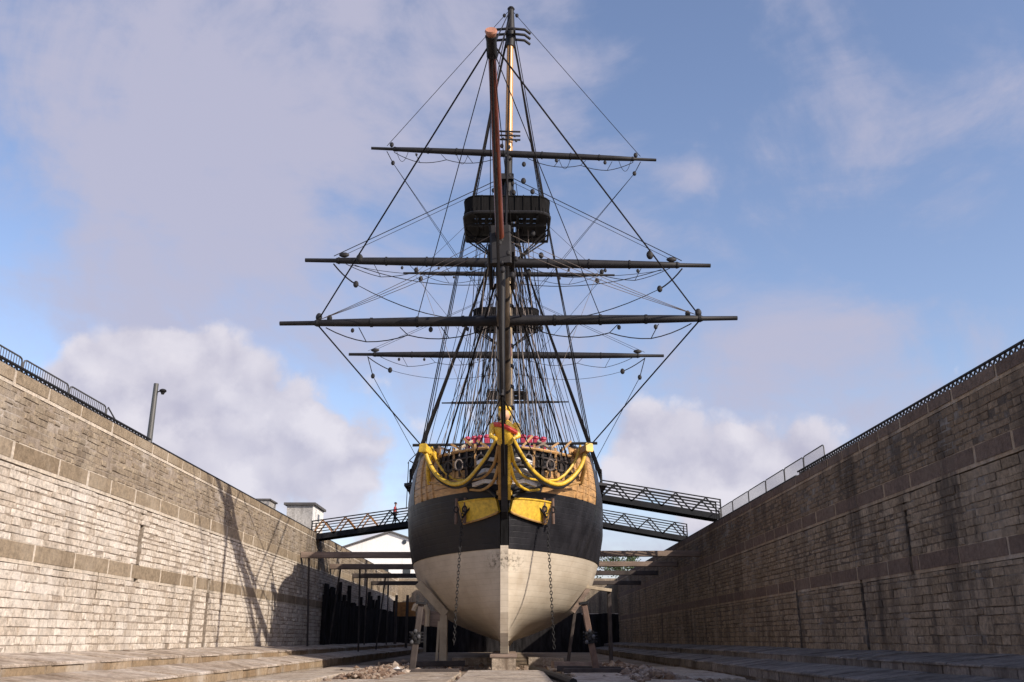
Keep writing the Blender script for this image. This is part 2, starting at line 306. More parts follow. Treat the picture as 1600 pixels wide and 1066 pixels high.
# ------------------------------------------------------------------ mesh helpers
class MB:
    def __init__(s): s.v = []; s.f = []
    def add(s, v, f):
        o = len(s.v); s.v += [tuple(p) for p in v]; s.f += [tuple(i + o for i in q) for q in f]; return s
    def box(s, x0, x1, y0, y1, z0, z1):
        v = [(x, y, z) for z in (z0, z1) for y in (y0, y1) for x in (x0, x1)]
        return s.add(v, [(0, 2, 3, 1), (4, 5, 7, 6), (0, 1, 5, 4), (2, 6, 7, 3), (0, 4, 6, 2), (1, 3, 7, 5)])
    def beam(s, a, b, w, h, up=(0, 0, 1), c=0.0):
        a = Vector(a); b = Vector(b); d = (b - a).normalized(); u = Vector(up)
        if abs(d.dot(u)) > 0.97: u = Vector((0, 1, 0))
        r = d.cross(u).normalized(); u = r.cross(d).normalized()
        pr = [(-w / 2, -h / 2), (w / 2, -h / 2), (w / 2, h / 2), (-w / 2, h / 2)]
        if c:
            pr = [(-w/2+c, -h/2), (w/2-c, -h/2), (w/2, -h/2+c), (w/2, h/2-c), (w/2-c, h/2), (-w/2+c, h/2), (-w/2, h/2-c), (-w/2, -h/2+c)]
        n = len(pr); v = [p + r * x + u * y for p in (a, b) for x, y in pr]
        return s.add(v, [tuple(reversed(range(n))), tuple(range(n, 2 * n))] + [(i, (i + 1) % n, n + (i + 1) % n, n + i) for i in range(n)])
    def tube(s, pts, r, n=8, cap=True):
        pts = [Vector(p) for p in pts]
        rs = r if isinstance(r, (list, tuple)) else [r] * len(pts)
        t0 = (pts[1] - pts[0]).normalized(); u = Vector((0, 0, 1))
        if abs(t0.dot(u)) > 0.9: u = Vector((0, 1, 0))
        v = []
        for i, p in enumerate(pts):
            t = ((pts[min(i + 1, len(pts) - 1)] - pts[max(i - 1, 0)])).normalized()
            a = t.cross(u)
            if a.length < 1e-6: a = Vector((1, 0, 0))
            a.normalize(); b = t.cross(a).normalized(); u = -b if b.dot(u) < 0 else b
            a = t.cross(u).normalized()
            for k in range(n):
                an = 2 * pi * k / n; v.append(p + (a * math.cos(an) + u * math.sin(an)) * rs[i])
        f = []
        for i in range(len(pts) - 1):
            for k in range(n):
                f.append((i * n + k, i * n + (k + 1) % n, (i + 1) * n + (k + 1) % n, (i + 1) * n + k))
        if cap: f += [tuple(reversed(range(n))), tuple((len(pts) - 1) * n + k for k in range(n))]
        return s.add(v, f)
    def ball(s, c, rx, ry, rz, n=8, m=6):
        v = [(c[0], c[1], c[2] + rz)]; f = []
        for i in range(1, m):
            th = pi * i / m
            for k in range(n):
                a = 2 * pi * k / n
                v.append((c[0] + rx * math.sin(th) * math.cos(a), c[1] + ry * math.sin(th) * math.sin(a), c[2] + rz * math.cos(th)))
        v.append((c[0], c[1], c[2] - rz)); L = len(v) - 1
        for k in range(n):
            f.append((0, 1 + k, 1 + (k + 1) % n)); f.append((L, 1 + (m - 2) * n + (k + 1) % n, 1 + (m - 2) * n + k))
            for i in range(m - 2):
                f.append((1 + i * n + k, 1 + (i + 1) * n + k, 1 + (i + 1) * n + (k + 1) % n, 1 + i * n + (k + 1) % n))
        return s.add(v, f)
    def prism(s, poly, x0, x1):           # poly in (y, z), extruded along x
        n = len(poly); v = [(x0, y, z) for y, z in poly] + [(x1, y, z) for y, z in poly]
        return s.add(v, [tuple(range(n)), tuple(reversed(range(n, 2 * n)))] + [(i, n + i, n + (i + 1) % n, (i + 1) % n) for i in range(n)])
    def build(s, name, m, parent=None, org=(0, 0, 0), smooth=False):
        me = bpy.data.meshes.new(name)
        ox, oy, oz = org
        me.from_pydata([(x - ox, y - oy, z - oz) for x, y, z in s.v], [], s.f); me.update()
        bm = bmesh.new(); bm.from_mesh(me); bmesh.ops.recalc_face_normals(bm, faces=bm.faces); bm.to_mesh(me); bm.free()
        me.materials.append(m)
        if smooth:
            me.polygons.foreach_set('use_smooth', [True] * len(me.polygons))
            try: me.set_sharp_from_angle(angle=R(40))
            except Exception: pass
        o = bpy.data.objects.new(name, me); COL.objects.link(o)
        if parent: o.parent = parent
        elif any(org): o.location = org
        return o
def empty(name, loc, label, cat, group=None):
    o = bpy.data.objects.new(name, None); COL.objects.link(o); o.location = loc; o.empty_display_size = 0.3
    o['label'] = label; o['category'] = cat
    if group: o['group'] = group
    return o
def tag(o, label=None, cat=None, group=None, kind=None):
    if label: o['label'] = label
    if cat: o['category'] = cat
    if group: o['group'] = group
    if kind: o['kind'] = kind
    return o
def sag(a, b, d, n=8):
    a = Vector(a); b = Vector(b)
    return [a.lerp(b, i / n) - Vector((0, 0, d * 4 * (i / n) * (1 - i / n))) for i in range(n + 1)]
def smooth_path(pts, n=5):
    P = [Vector(p) for p in pts]; P = [2 * P[0] - P[1]] + P + [2 * P[-1] - P[-2]]; out = []
    for i in range(1, len(P) - 2):
        a, b, c, d = P[i - 1:i + 3]
        for k in range(n):
            t = k / n; out.append(.5 * (2 * b + (c - a) * t + (2 * a - 5 * b + 4 * c - d) * t * t + (3 * b - a - 3 * c + d) * t ** 3))
    return out + [P[-2]]
def interp(tab, x):
    if x <= tab[0][0]: return tab[0][1]
    for (x0, y0), (x1, y1) in zip(tab, tab[1:]):
        if x <= x1: return y0 + (y1 - y0) * (x - x0) / (x1 - x0)
    return tab[-1][1]

# ================================================================== SETTING
WL, WR = -14.9, 14.3             # wall faces left and right
Y0, Y1 = -60.0, 126.0            # ends of the dock
TOP = 9.4
# ground, dock floor
mb = MB(); mb.box(-3000, WL - 1.2, -3000, 3000, 8.7, 9.33); tag(mb.build('quay_ground', M['quay']), kind='structure')
mb = MB(); mb.box(WR + 1.2, 3000, -3000, 3000, 8.7, 9.33); tag(mb.build('quay_ground', M['quay']), kind='structure')
mb = MB(); mb.box(WL - 1.2, WR + 1.2, Y1 + 1.5, 3000, 8.7, 9.33); mb.box(WL - 1.2, WR + 1.2, -3000, Y0 - 1.5, 8.7, 9.33)
tag(mb.build('quay_ground', M['quay']), kind='structure')
mb = MB(); mb.box(WL - 1.2, WR + 1.2, Y0 - 1.5, Y1 + 1.5, -0.8, 0.0)
floor = tag(mb.build('dock_floor', M['floor']), kind='structure')

# stone variants: unit block (x = outward 0..1, y = length 0..1, z = height 0..1)
def stone_verts(l, h, d, rnd, jit=0.03, ch=0.03):
    v = []
    def J(a): return (rnd.random() - 0.5) * a
    for x, ins in ((0, 0.0), (d - ch, 0.0), (d, ch)):
        for (y, z) in ((0, 0), (1, 0), (1, 1), (0, 1)):
            yy = ins + y * (l - 2 * ins); zz = ins + z * (h - 2 * ins)
            v.append((x + (J(0.02) if x == d else 0), yy + (J(jit) if x else 0), zz + (J(jit * 0.6) if x else 0)))
    return v
SF = [(0, 1, 5, 4), (1, 2, 6, 5), (2, 3, 7, 6), (3, 0, 4, 7), (4, 5, 9, 8), (5, 6, 10, 9), (6, 7, 11, 10), (7, 4, 8, 11), (8, 9, 10, 11)]
def stone_mesh(name, m, seed, jit, ch, l, h, d):
    me = bpy.data.meshes.new(name)
    v = stone_verts(l, h, d, random.Random(seed), jit, ch)
    me.from_pydata([(x, y / l, z / h) for x, y, z in v], [], SF); me.materials.append(m); me.update()
    return me

def dock_wall(name, side, X, mats, grooves, label):
    """side -1: left wall (faces +x), +1: right wall (faces -x)"""
    root = empty(name, (X, 40, 0), label, 'dock wall')
    sx = 1 if side < 0 else -1          # outward direction towards dock
    rnd = random.Random(11 + side)
    zones = [(1.0, 3.87, 'a', 0.27), (4.50, 6.70, 'a', 0.215), (7.35, 8.92, 'b', 0.19)]
    bands = [(3.98, 4.48, 2.7), (6.83, 7.33, 2.55), (9.03, TOP, 2.35)]
    org = (X, 40, 0)
    # core: mortar behind the bands, dark joint behind the rubble, and the mass behind
    core = MB(); core.box(*sorted((X - sx * 0.45, X - sx * 1.2)), Y0, Y1, -0.5, TOP - 0.02)
    core.build('wall_core', M['rjoint'] if side < 0 else M['tar'], root, org)
    mo = MB()
    def seg(mbx, z0, z1, face):
        gs = sorted(g for g in grooves if g[2] < z1 - 0.05 and g[3] > z0 + 0.05)
        y = Y0
        for g in gs:
            mbx.box(*sorted((X - sx * 0.45, X + sx * face)), y, g[0], z0, z1); y = g[1]
        mbx.box(*sorted((X - sx * 0.45, X + sx * face)), y, Y1, z0, z1)
    for z0, z1, _ in bands: seg(mo, z0 - 0.12, min(z1 + 0.03, TOP - 0.004), 0.002)
    tag(mo.build('mortar_bed', mats['mortar'], root, org), kind='stuff')
    jo = MB()
    for z0, z1, k, h in zones: seg(jo, z0 + 0.04 if z0 > 2 else z0, z1 - 0.04, -0.014 if k == 'a' else -0.006)
    tag(jo.build('joint_bed', mats['joint'], root, org), kind='stuff')
    def in_groove(y0, y1, z0, z1):
        for g in grooves:
            if g[2] < z1 - 0.05 and g[3] > z0 + 0.05 and y1 > g[0] and y0 < g[1]: return g
        return None
    def place(me, nm, y0, l, z0, h, d):
        o = bpy.data.objects.new(nm, me); COL.objects.link(o); o.parent = root
        if sx > 0: o.location = (-0.06, y0 - 40, z0); o.scale = (d, l, h)
        else: o.location = (0.06, y0 - 40 + l, z0); o.rotation_euler = (0, 0, pi); o.scale = (d, l, h)
    # dressed courses
    for bi, (z0, z1, L) in enumerate(bands):
        vs = [stone_mesh('band_stone', mats['band'], 50 + i, 0.025, 0.02, 2.5, 0.55, 1.0) for i in range(5)]
        y = 15.0 + rnd.random()
        while y < Y1 - 3:
            l = L * rnd.uniform(0.72, 1.2)
            gap = rnd.uniform(0.10, 0.19)
            a, b = y, y + l - gap
            g = in_groove(a, b, z0, z1)
            segs = [(a, b)] if not g else [(a, g[0]), (g[1], b)]
            for (p, q) in segs:
                if q - p > 0.15:
                    place(rnd.choice(vs), 'coping_stone' if bi == 2 else 'band_stone', p, q - p, z0, z1 - z0, 0.072 + rnd.uniform(-0.006, 0.012) + (0.012 if bi == 2 else 0))
            y += l
    # rubble courses
    items = []
    for z0, z1, k, h in zones:
        z = z0
        while z < z1 - 0.1:
            hh = h * rnd.uniform(0.8, 1.22)
            if z + hh > z1 - 0.12: hh = z1 - z
            y = 16.0 + rnd.random()
            while y < Y1 - 1:
                l = rnd.choice((0.3, 0.4, 0.5, 0.6, 0.75, 1.0)) * rnd.uniform(0.8, 1.25) * (0.85 if z > 4 else 1) * (1.15 if k == 'a' else 0.95)
                if y > 70: l *= 1.4
                g = in_groove(y, y + l, z, z + hh)
                if g:
                    if y < g[0] - 0.1: l = g[0] - y
                    else: y = g[1]; continue
                items.append((y, l - rnd.uniform(0.015, 0.035), z + rnd.uniform(-0.008, 0.012), hh - rnd.uniform(0.02, 0.04), k))
                y += l
            z += hh
    # largest in the view first
    lim = 26.0 if side < 0 else 24.8
    def size(it):
        y = it[0]
        if y < lim - 1: return 0
        return it[1] * it[3] / (y ** 3)
    items.sort(key=size, reverse=True)
    vs = {k: [stone_mesh('wall_stone', mats[k], 80 + i, 0.05, 0.03, 0.7, 0.3, 1.0) for i in range(9)] for k in 'ab'}
    for it in items[:300]:
        place(rnd.choice(vs[it[4]]), 'wall_stone', it[0], it[1], it[2], it[3], 0.06 + rnd.uniform(-0.012, 0.03))
    for k in 'ab':
        r = MB()
        for it in items[300:]:
            if it[4] != k: continue
            dd = 0.06 + rnd.uniform(-0.012, 0.03)
            v = stone_verts(it[1], it[3], dd, rnd, 0.04, 0.025)
            r.add([(X + sx * (x - 0.06), it[0] + y, it[2] + z) for x, y, z in v], SF)
        tag(r.build('wall_stones', mats[k], root, org), kind='stuff')
    return root
GL = [(44.3, 44.75, 0.0, 4.5), (46.5, 46.98, 0.0, 4.5), (37.3, 37.75, 4.45, 5.9), (34.0, 34.12, 3.3, 4.0), (58.6, 58.9, 0, 3.97)]
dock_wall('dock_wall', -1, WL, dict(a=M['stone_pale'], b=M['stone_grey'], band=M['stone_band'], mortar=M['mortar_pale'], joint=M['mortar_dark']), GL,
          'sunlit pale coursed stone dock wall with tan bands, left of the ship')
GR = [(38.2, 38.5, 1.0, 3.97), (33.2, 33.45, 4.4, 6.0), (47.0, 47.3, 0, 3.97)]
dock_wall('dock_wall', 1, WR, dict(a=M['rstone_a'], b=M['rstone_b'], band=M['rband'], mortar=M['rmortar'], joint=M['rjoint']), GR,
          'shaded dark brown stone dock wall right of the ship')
# head wall at the far end, and the entrance end behind the camera
mb = MB(); mb.box(WL - 1.2, WR + 1.2, Y1, Y1 + 1.5, 4.9, TOP - 0.03)
hw = mb.build('dock_head_wall', M['stone_grey']); tag(hw, 'plain stone wall closing the far end of the dock above the dark gate', 'dock wall')
gate = empty('dock_gate', (0, Y1 - .5, 0), 'timber gate added across the far end of the dock, blackened for the shade under the hull', 'gate')  # gate added and blackened to stand in for the far-end shade
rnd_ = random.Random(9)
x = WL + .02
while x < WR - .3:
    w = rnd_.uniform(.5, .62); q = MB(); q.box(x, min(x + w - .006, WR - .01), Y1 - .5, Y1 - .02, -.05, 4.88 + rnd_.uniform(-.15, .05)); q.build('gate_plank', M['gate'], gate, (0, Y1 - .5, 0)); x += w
facing = empty('shade_facing', (WL + .3, 75, 1.2), 'dark upright timbers added for the hull shade at the foot of the sunlit wall', 'shade facing')  # dark timbers added along the wall foot in place of hull shade
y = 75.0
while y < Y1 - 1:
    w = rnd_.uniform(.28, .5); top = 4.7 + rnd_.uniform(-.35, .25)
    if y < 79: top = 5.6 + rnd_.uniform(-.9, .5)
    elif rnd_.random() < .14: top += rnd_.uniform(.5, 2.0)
    q = MB(); q.box(WL + .07, WL + .30 + rnd_.uniform(0, .08), y, y + w - .03, 1.1, top); q.build('shade_timber', M['gate'], facing, (WL + .3, 75, 1.2)); y += w
mb = MB(); mb.box(WL - 1.2, WR + 1.2, Y0 - 1.5, Y0, -0.5, 6.0)
tag(mb.build('dock_entrance_sill', M['stone_grey']), kind='structure')

# stepped altars along the foot of both walls
def altar(X, sx, mstep, mris, nm):
    root = bpy.data.objects.new('dock_steps', None); COL.objects.link(root); root.location = (X, 40, 0); root['kind'] = 'structure'
    rnd = random.Random(5 + int(X))
    prof = [((0.0, 1.27), (2.1, 1.06), 0.74), ((2.1, 0.76), (3.9, 0.54), 0.27)]
    back = MB()
    for (a, za), (b, zb), zlow in prof:
        v = []
        for y in (Y0, Y1):
            v += [(X + sx * a, y, -0.3), (X + sx * (b - 0.06), y, -0.3), (X + sx * (b - 0.06), y, zb - 0.02), (X + sx * a, y, za - 0.02)]
        back.add(v, [(0, 1, 2, 3), (7, 6, 5, 4), (0, 4, 5, 1), (1, 5, 6, 2), (2, 6, 7, 3), (3, 7, 4, 0)])
    back.build('step_bed', M['mortar_dark'] if sx > 0 else M['rjoint'], root, (X, 40, 0))
    for (a, za), (b, zb), zlow in prof:
        y = 14.0 + rnd.random()
        while y < Y1 - 2:
            l = rnd.uniform(1.1, 2.3); gap = rnd.uniform(0.03, 0.09)
            j = rnd.uniform(-0.025, 0.025)
            # tread slab
            q = MB(); y1 = y + l - gap; c = 0.03; e = b + rnd.uniform(-0.05, 0.04)
            pr = [(a + 0.02, za - 0.10), (a + 0.02, za + j), (e - c, zb + j), (e, zb - c + j), (e, zb - 0.07), (e - 0.4, zb - 0.10)]
            n = len(pr)
            v = [(X + sx * p, yy, z) for yy in (y, y1) for p, z in pr]
            q.add(v, [tuple(range(n)), tuple(reversed(range(n, 2 * n)))] + [(i, n + i, n + (i + 1) % n, (i + 1) % n) for i in range(n)])
            q.build('step_stone', mstep, root, (X, 40, 0))
            y += l
        y = 14.0
        r = []
        while y < Y1 - 2:
            l = rnd.uniform(1.6, 2.9); gap = rnd.uniform(0.05, 0.1)
            q = MB(); q.box(*sorted((X + sx * (b - 0.35), X + sx * (b - 0.035 + rnd.uniform(-0.01, 0.012)))), y, y + l - gap, zlow - 0.12, zb - 0.082)
            q.build('riser_stone', mris, root, (X, 40, 0))
            y += l
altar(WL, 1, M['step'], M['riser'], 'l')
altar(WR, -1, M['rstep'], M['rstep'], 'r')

# floor slabs (parts of the dock floor) and loose rubble
rnd = random.Random(3)
def slab(x0, x1, y0, y1, z1, m=None, skew=0.0):
    q = MB(); c = 0.04
    v = []
    for z, i in ((-0.05, 0), (z1 - c, 0), (z1, c)):
        v += [(x0 + i + skew, y0 + i, z), (x1 - i + skew, y0 + i, z), (x1 - i, y1 - i, z + (0.02 if z > 0 else 0)), (x0 + i, y1 - i, z + (0.02 if z > 0 else 0))]
    f = [(0, 1, 2, 3)]
    for k in (0, 4): f += [(k + i, k + (i + 1) % 4, k + 4 + (i + 1) % 4, k + 4 + i) for i in range(4)]
    f.append((8, 9, 10, 11)); q.add(v, f)
    return q.build('floor_slab', m or M['slab'], floor)
slab(-2.05, 1.62, 40.6, 47.9, 0.20)
slab(-2.05, 1.62, 34.5, 40.45, 0.18)
for x0, x1, y0, y1, z in ((-5.0, -2.35, 41.5, 47.0, .14), (-5.2, -2.4, 36.0, 41.3, .12), (-4.9, -2.6, 47.5, 50.0, .08),
                          (2.6, 4.9, 47.2, 52.5, .10), (2.9, 5.2, 42.0, 46.8, .12), (2.5, 5.0, 36, 41.7, .11), (2.2, 4.2, 53, 58, .10),
                          (-7.6, -5.3, 36, 40.5, .08), (5.4, 7.6, 36, 41, .08), (7.8, 10.1, 41.4, 46, .12), (7.9, 10.2, 46.3, 51.5, .10), (7.9, 10, 52, 57, .1),
                          (-10.6, -8.0, 38, 43, .14), (-10.7, -8.1, 43.3, 48, .12), (-10.6, -8, 48.4, 54, .1), (-10.6, -8, 54.4, 60, .1),
                          (-4.0, -.9, 66, 68, .45), (1.2, 3.6, 66, 68, .45)):
    slab(x0, x1, y0, y1, z, skew=rnd.uniform(-.1, .1))
rb = MB()
ico = [(0, 0, 1), (.9, 0, .4), (.28, .85, .4), (-.72, .53, .4), (-.72, -.53, .4), (.28, -.85, .4), (.72, .53, -.4), (-.28, .85, -.4), (-.9, 0, -.4), (-.28, -.85, -.4), (.72, -.53, -.4), (0, 0, -1)]
icf = [(0, 1, 2), (0, 2, 3), (0, 3, 4), (0, 4, 5), (0, 5, 1), (1, 6, 2), (2, 7, 3), (3, 8, 4), (4, 9, 5), (5, 10, 1), (6, 7, 2), (7, 8, 3), (8, 9, 4), (9, 10, 5), (10, 6, 1), (11, 7, 6), (11, 8, 7), (11, 9, 8), (11, 10, 9), (11, 6, 10)]
def rock(mbx, x, y, z, r):
    a = rnd.random() * 6.28; ca, sa = math.cos(a), math.sin(a); sx, sy, sz = rnd.uniform(.7, 1.3), rnd.uniform(.7, 1.3), rnd.uniform(.5, .9)
    v = []
    for p in ico:
        j = rnd.uniform(.8, 1.15); px, py, pz = p[0] * sx * r * j, p[1] * sy * r * j, p[2] * sz * r * j
        v.append((x + px * ca - py * sa, y + px * sa + py * ca, z + pz))
    mbx.add(v, icf)
for i in range(2600):
    s = rnd.random()
    if s < 0.42: x = rnd.gauss(-6.4, 0.55); y = rnd.uniform(41, 60)
    elif s < 0.86: x = rnd.gauss(6.3, 0.6); y = rnd.uniform(40, 60)
    else: x = rnd.uniform(-9, 9); y = rnd.uniform(38, 62)
    h = max(0, 0.32 - 0.25 * abs(abs(x) - 6.4)) * rnd.random()
    rock(rb, x, y, 0.03 + h, rnd.uniform(.05, .19) if rnd.random() < .93 else rnd.uniform(.2, .3))
tag(rb.build('rubble', M['rubble']), 'loose brown rubble strewn along both sides of the dock floor', 'rubble', kind='stuff')
# iron pipe/rail lying in the gutter right of the slab
mb = MB(); mb.tube([(1.15, 52.5, .16), (1.7, 46, .15), (2.1, 41, .15), (2.35, 36, .15)], .16, 8)
tag(mb.build('drain_pipe', M['iron'], smooth=True), 'black iron pipe lying on the dock floor right of the pale slab', 'pipe')

# low perforated kerb rails on the wall tops
def kerb_rail(x, y0, y1, label, H=.30):
    root = empty('kerb_rail', (x, y0, TOP), label, 'kerb rail')
    org = (x, y0, TOP)
    q = MB(); q.beam((x, y0, TOP + H), (x, y1, TOP + H), .08, .07, c=.012); q.build('top_rail', M['iron'], root, org)
    q = MB(); q.beam((x, y0, TOP + .02), (x, y1, TOP + .02), .08, .03); q.build('bottom_rail', M['iron'], root, org)
    q = MB(); y = y0; st = .30
    while y < y1 - st:
        q.beam((x, y, TOP + .03), (x, y + st / 2, TOP + H - .03), .04, .045); q.beam((x, y + st / 2, TOP + H - .03), (x, y + st, TOP + .03), .04, .045); y += st
    tag(q.build('lattice_bars', M['iron'], root, org), kind='stuff')
kerb_rail(WL - .12, 19, 37.5, 'low black lattice kerb rail along the sunlit wall top, under the left railings', .20)
kerb_rail(WR + .12, 18, 45.5, 'low black lattice kerb rail along the shaded right wall top', .25)
mb = MB(); mb.beam((WL - .1, 37.6, TOP + .05), (WL - .1, Y1 - 1, TOP + .05), .22, .09, c=.02)
tag(mb.build('edge_capping', M['iron']), 'thin dark metal capping along the sunlit wall top beyond the lamp pole', 'capping')
mb = MB(); mb.beam((WR + .1, 45.6, TOP + .05), (WR + .1, Y1 - 1, TOP + .05), .22, .09, c=.02)
tag(mb.build('edge_capping', M['iron']), 'thin dark metal capping along the shaded wall top under the mesh railings', 'capping')

def railing(x, y0, y1, label, group, slope=False, step=.16, rb_=.014):
    root = empty('railing', (x, y0, 9.33), label, 'railing', group); org = (x, y0, 9.33)
    z0, zt = 9.33, 10.45
    q = MB()
    if slope: q.tube([(x, y0, z0), (x, y0, zt - .1), (x, y0 + .1, zt), (x, y1, z0 + .05)], .03, 8)
    else: q.tube([(x, y0, z0), (x, y0, zt - .15), (x, y0 + .05, zt - .04), (x, y0 + .16, zt), (x, y1 - .16, zt), (x, y1 - .05, zt - .04), (x, y1, zt - .15), (x, y1, z0)], .03, 8)
    q.build('rail_frame', M['railsteel'], root, org, smooth=True)
    q = MB()
    if not slope: q.tube([(x, y0, z0 + .15), (x, y1, z0 + .15)], .02, 6); q.build('bottom_bar', M['railsteel'], root, org)
    q = MB(); y = y0 + step
    while y < y1 - step / 2:
        h = zt if not slope else zt - (zt - z0) * (y - y0) / (y1 - y0)
        q.tube([(x, y, z0 + .15), (x, y, h)], rb_, 5); y += step
    if not slope: tag(q.build('railing_bars', M['railsteel'], root, org), kind='stuff')
    return root
gl = 'railing panels on the left wall top'
railing(-16.0, 21.0, 25.2, 'steel railing panel on the left wall top, cut by the picture edge', gl)
railing(-16.0, 25.3, 28.7, 'first complete barred railing panel from the left edge on the wall top', gl)
railing(-16.0, 28.8, 32.0, 'middle barred railing panel on the left wall top', gl)
railing(-16.0, 32.1, 35.2, 'last barred railing panel on the left wall top, before the sloping end bar', gl)
railing(-16.0, 35.3, 38.0, 'sloping bare end bar closing the left wall railings', gl, True)
ys = [42.6, 45.8, 49.2, 53.0, 57.0, 61.3, 65.6]
lab = ['curved-top mesh railing panel on the right wall, nearest the camera end', 'second mesh railing panel down the right wall', 'third mesh railing panel down the right wall',
       'fourth mesh railing panel down the right wall', 'fifth mesh railing panel down the right wall', 'mesh railing panel on the right wall touching the upper gangway']
for i in range(6): railing(14.85, ys[i], ys[i + 1] - .06, lab[i], 'mesh railings on the right wall top', step=.12, rb_=.008)

# lamp pole on the left quay
root = empty('lamp_pole', (-15.65, 39, 9.33), 'grey pole with a small lamp near its top on the left wall', 'lamp pole'); org = (-15.65, 39, 9.33)
q = MB(); q.tube([(-15.65, 39, 9.33), (-15.65, 39, 12.42)], [.13, .105], 12); q.build('pole', M['galv'], root, org, smooth=True)
q = MB(); q.tube([(-15.6, 39, 12.02), (-15.4, 38.95, 12.08)], .025, 6); q.build('bracket', M['iron'], root, org)
q = MB(); q.ball((-15.3, 38.95, 12.08), .16, .16, .09, 10, 6); q.tube([(-15.3, 38.95, 12.02), (-15.3, 38.95, 11.92)], [.1, .06], 10); q.build('lamp_head', M['iron'], root, org, smooth=True)

# hut and cabin on the left quay, warehouse and trees beyond
root = empty('hut', (-18.3, 80, 9.33), 'small flat-roofed rendered hut on the left wall top, sunlit right side coloured whiter', 'hut'); org = (-18.3, 80, 9.33)
q = MB(); q.box(-19.4, -17.15, 80, 84.4, 9.33, 12.75); q.build('wall', M['hutwall'], root, org)  # grey stained coat, partly dirt and partly the front's shade put into colour
q = MB(); q.box(-17.15, -17.09, 80.0, 84.4, 9.33, 12.75); q.build('side_wall', M['plaster'], root, org)  # sunlit side brightened by a whiter coat
q = MB(); q.box(-19.65, -16.9, 79.75, 84.65, 12.75, 12.95); q.build('roof', M['roofdark'], root, org)
q = MB(); q.box(-17.1, -17.05, 81.9, 82.5, 11.6, 12.2); q.build('window', M['glass'], root, org)
root = empty('cabin', (-17.0, 66.5, 9.33), 'low pale cabin top peeping over the left wall before the hut', 'cabin'); org = (-17, 66.5, 9.33)
q = MB(); q.box(-18.3, -17.2, 65.5, 67.5, 9.33, 11.1); q.build('wall', M['hutwall'], root, org)
q = MB(); q.box(-18.4, -17.1, 65.4, 67.6, 11.1, 11.2); q.build('roof', M['roofdark'], root, org)
root = empty('warehouse', (-19.4, 150, 9.33), 'large white gabled warehouse behind the gangway at the far end of the dock', 'warehouse'); org = (-19.4, 150, 9.33)
q = MB(); xa, xl, xr = -19.4, -30.4, -8.4
v = [(x, y, z) for y in (150, 185) for x, z in ((xl, 9.33), (xr, 9.33), (xr, 14.4), (xa, 18.0), (xl, 14.4))]
q.add(v, [(4, 3, 2, 1, 0), (5, 6, 7, 8, 9), (0, 1, 6, 5), (1, 2, 7, 6), (2, 3, 8, 7), (3, 4, 9, 8), (4, 0, 5, 9)]); q.build('wall', M['plaster'], root, org)
for s, xe in ((1, xr), (-1, xl)):
    q = MB(); v = []
    for y in (149.6, 185.4):
        v += [(xa, y, 18.05), (xe + s * .5, y, 14.4 - .16 + .05), (xe + s * .5, y, 14.4 + .1), (xa, y, 18.3)]
    q.add(v, [(0, 1, 2, 3), (7, 6, 5, 4), (0, 4, 5, 1), (1, 5, 6, 2), (2, 6, 7, 3), (3, 7, 4, 0)]); q.build('roof_slope', M['roofdark'], root, org)
q = MB(); q.tube([(-17.04, 149.9, 16.5), (-17.04, 150.1, 16.5)], .35, 12); q.build('vent', M['glass'], root, org)
for x in (-27, -23.5, -20, -16.5):
    q = MB(); q.box(x - .6, x + .6, 149.93, 150.1, 11.0, 13.0); q.build('window', M['glass'], root, org)
def tree(x, y, h, w, label):
    root = empty('tree', (x, y, 9.33), label, 'tree', 'trees beyond the dock head'); org = (x, y, 9.33)
    q = MB(); q.tube([(x, y, 9.33), (x + .1, y, 9.33 + h * .4), (x, y, 9.33 + h * .7)], [.28, .2, .08], 8)
    for i in range(5):
        a = i * 1.3; q.tube([(x, y, 9.33 + h * (.35 + .06 * i)), (x + math.cos(a) * w * .6, y + math.sin(a) * w * .6, 9.33 + h * (.6 + .06 * i))], [.1, .03], 6)
    q.build('trunk', M['bark'], root, org)
    q = MB(); rr = random.Random(int(x * 7))
    cl = [(x + rr.gauss(0, w * .42), y + rr.gauss(0, w * .42), 9.33 + h * rr.uniform(.4, .98)) for _ in range(26)]
    for c in cl:
        for _ in range(70):
            d = Vector((rr.gauss(0, 1), rr.gauss(0, 1), rr.gauss(0, 1))) * w * .17; p = Vector(c) + d
            a = Vector((rr.gauss(0, 1), rr.gauss(0, 1), rr.gauss(0, 1))).normalized() * .17; b = a.cross(Vector((rr.gauss(0, 1), rr.gauss(0, 1), 1))).normalized() * .12
            q.add([p - a, p + b, p + a, p - b], [(0, 1, 2, 3)])
    q.build('crown', M['foliage'], root, org)
tree(17.5, 150, 5.2, 3.0, 'small leafy tree beyond the far end of the dock, right of the hull')
#tree(24.5, 162, 5.0, 3.4, 'low bushy tree beyond the far right wall end')

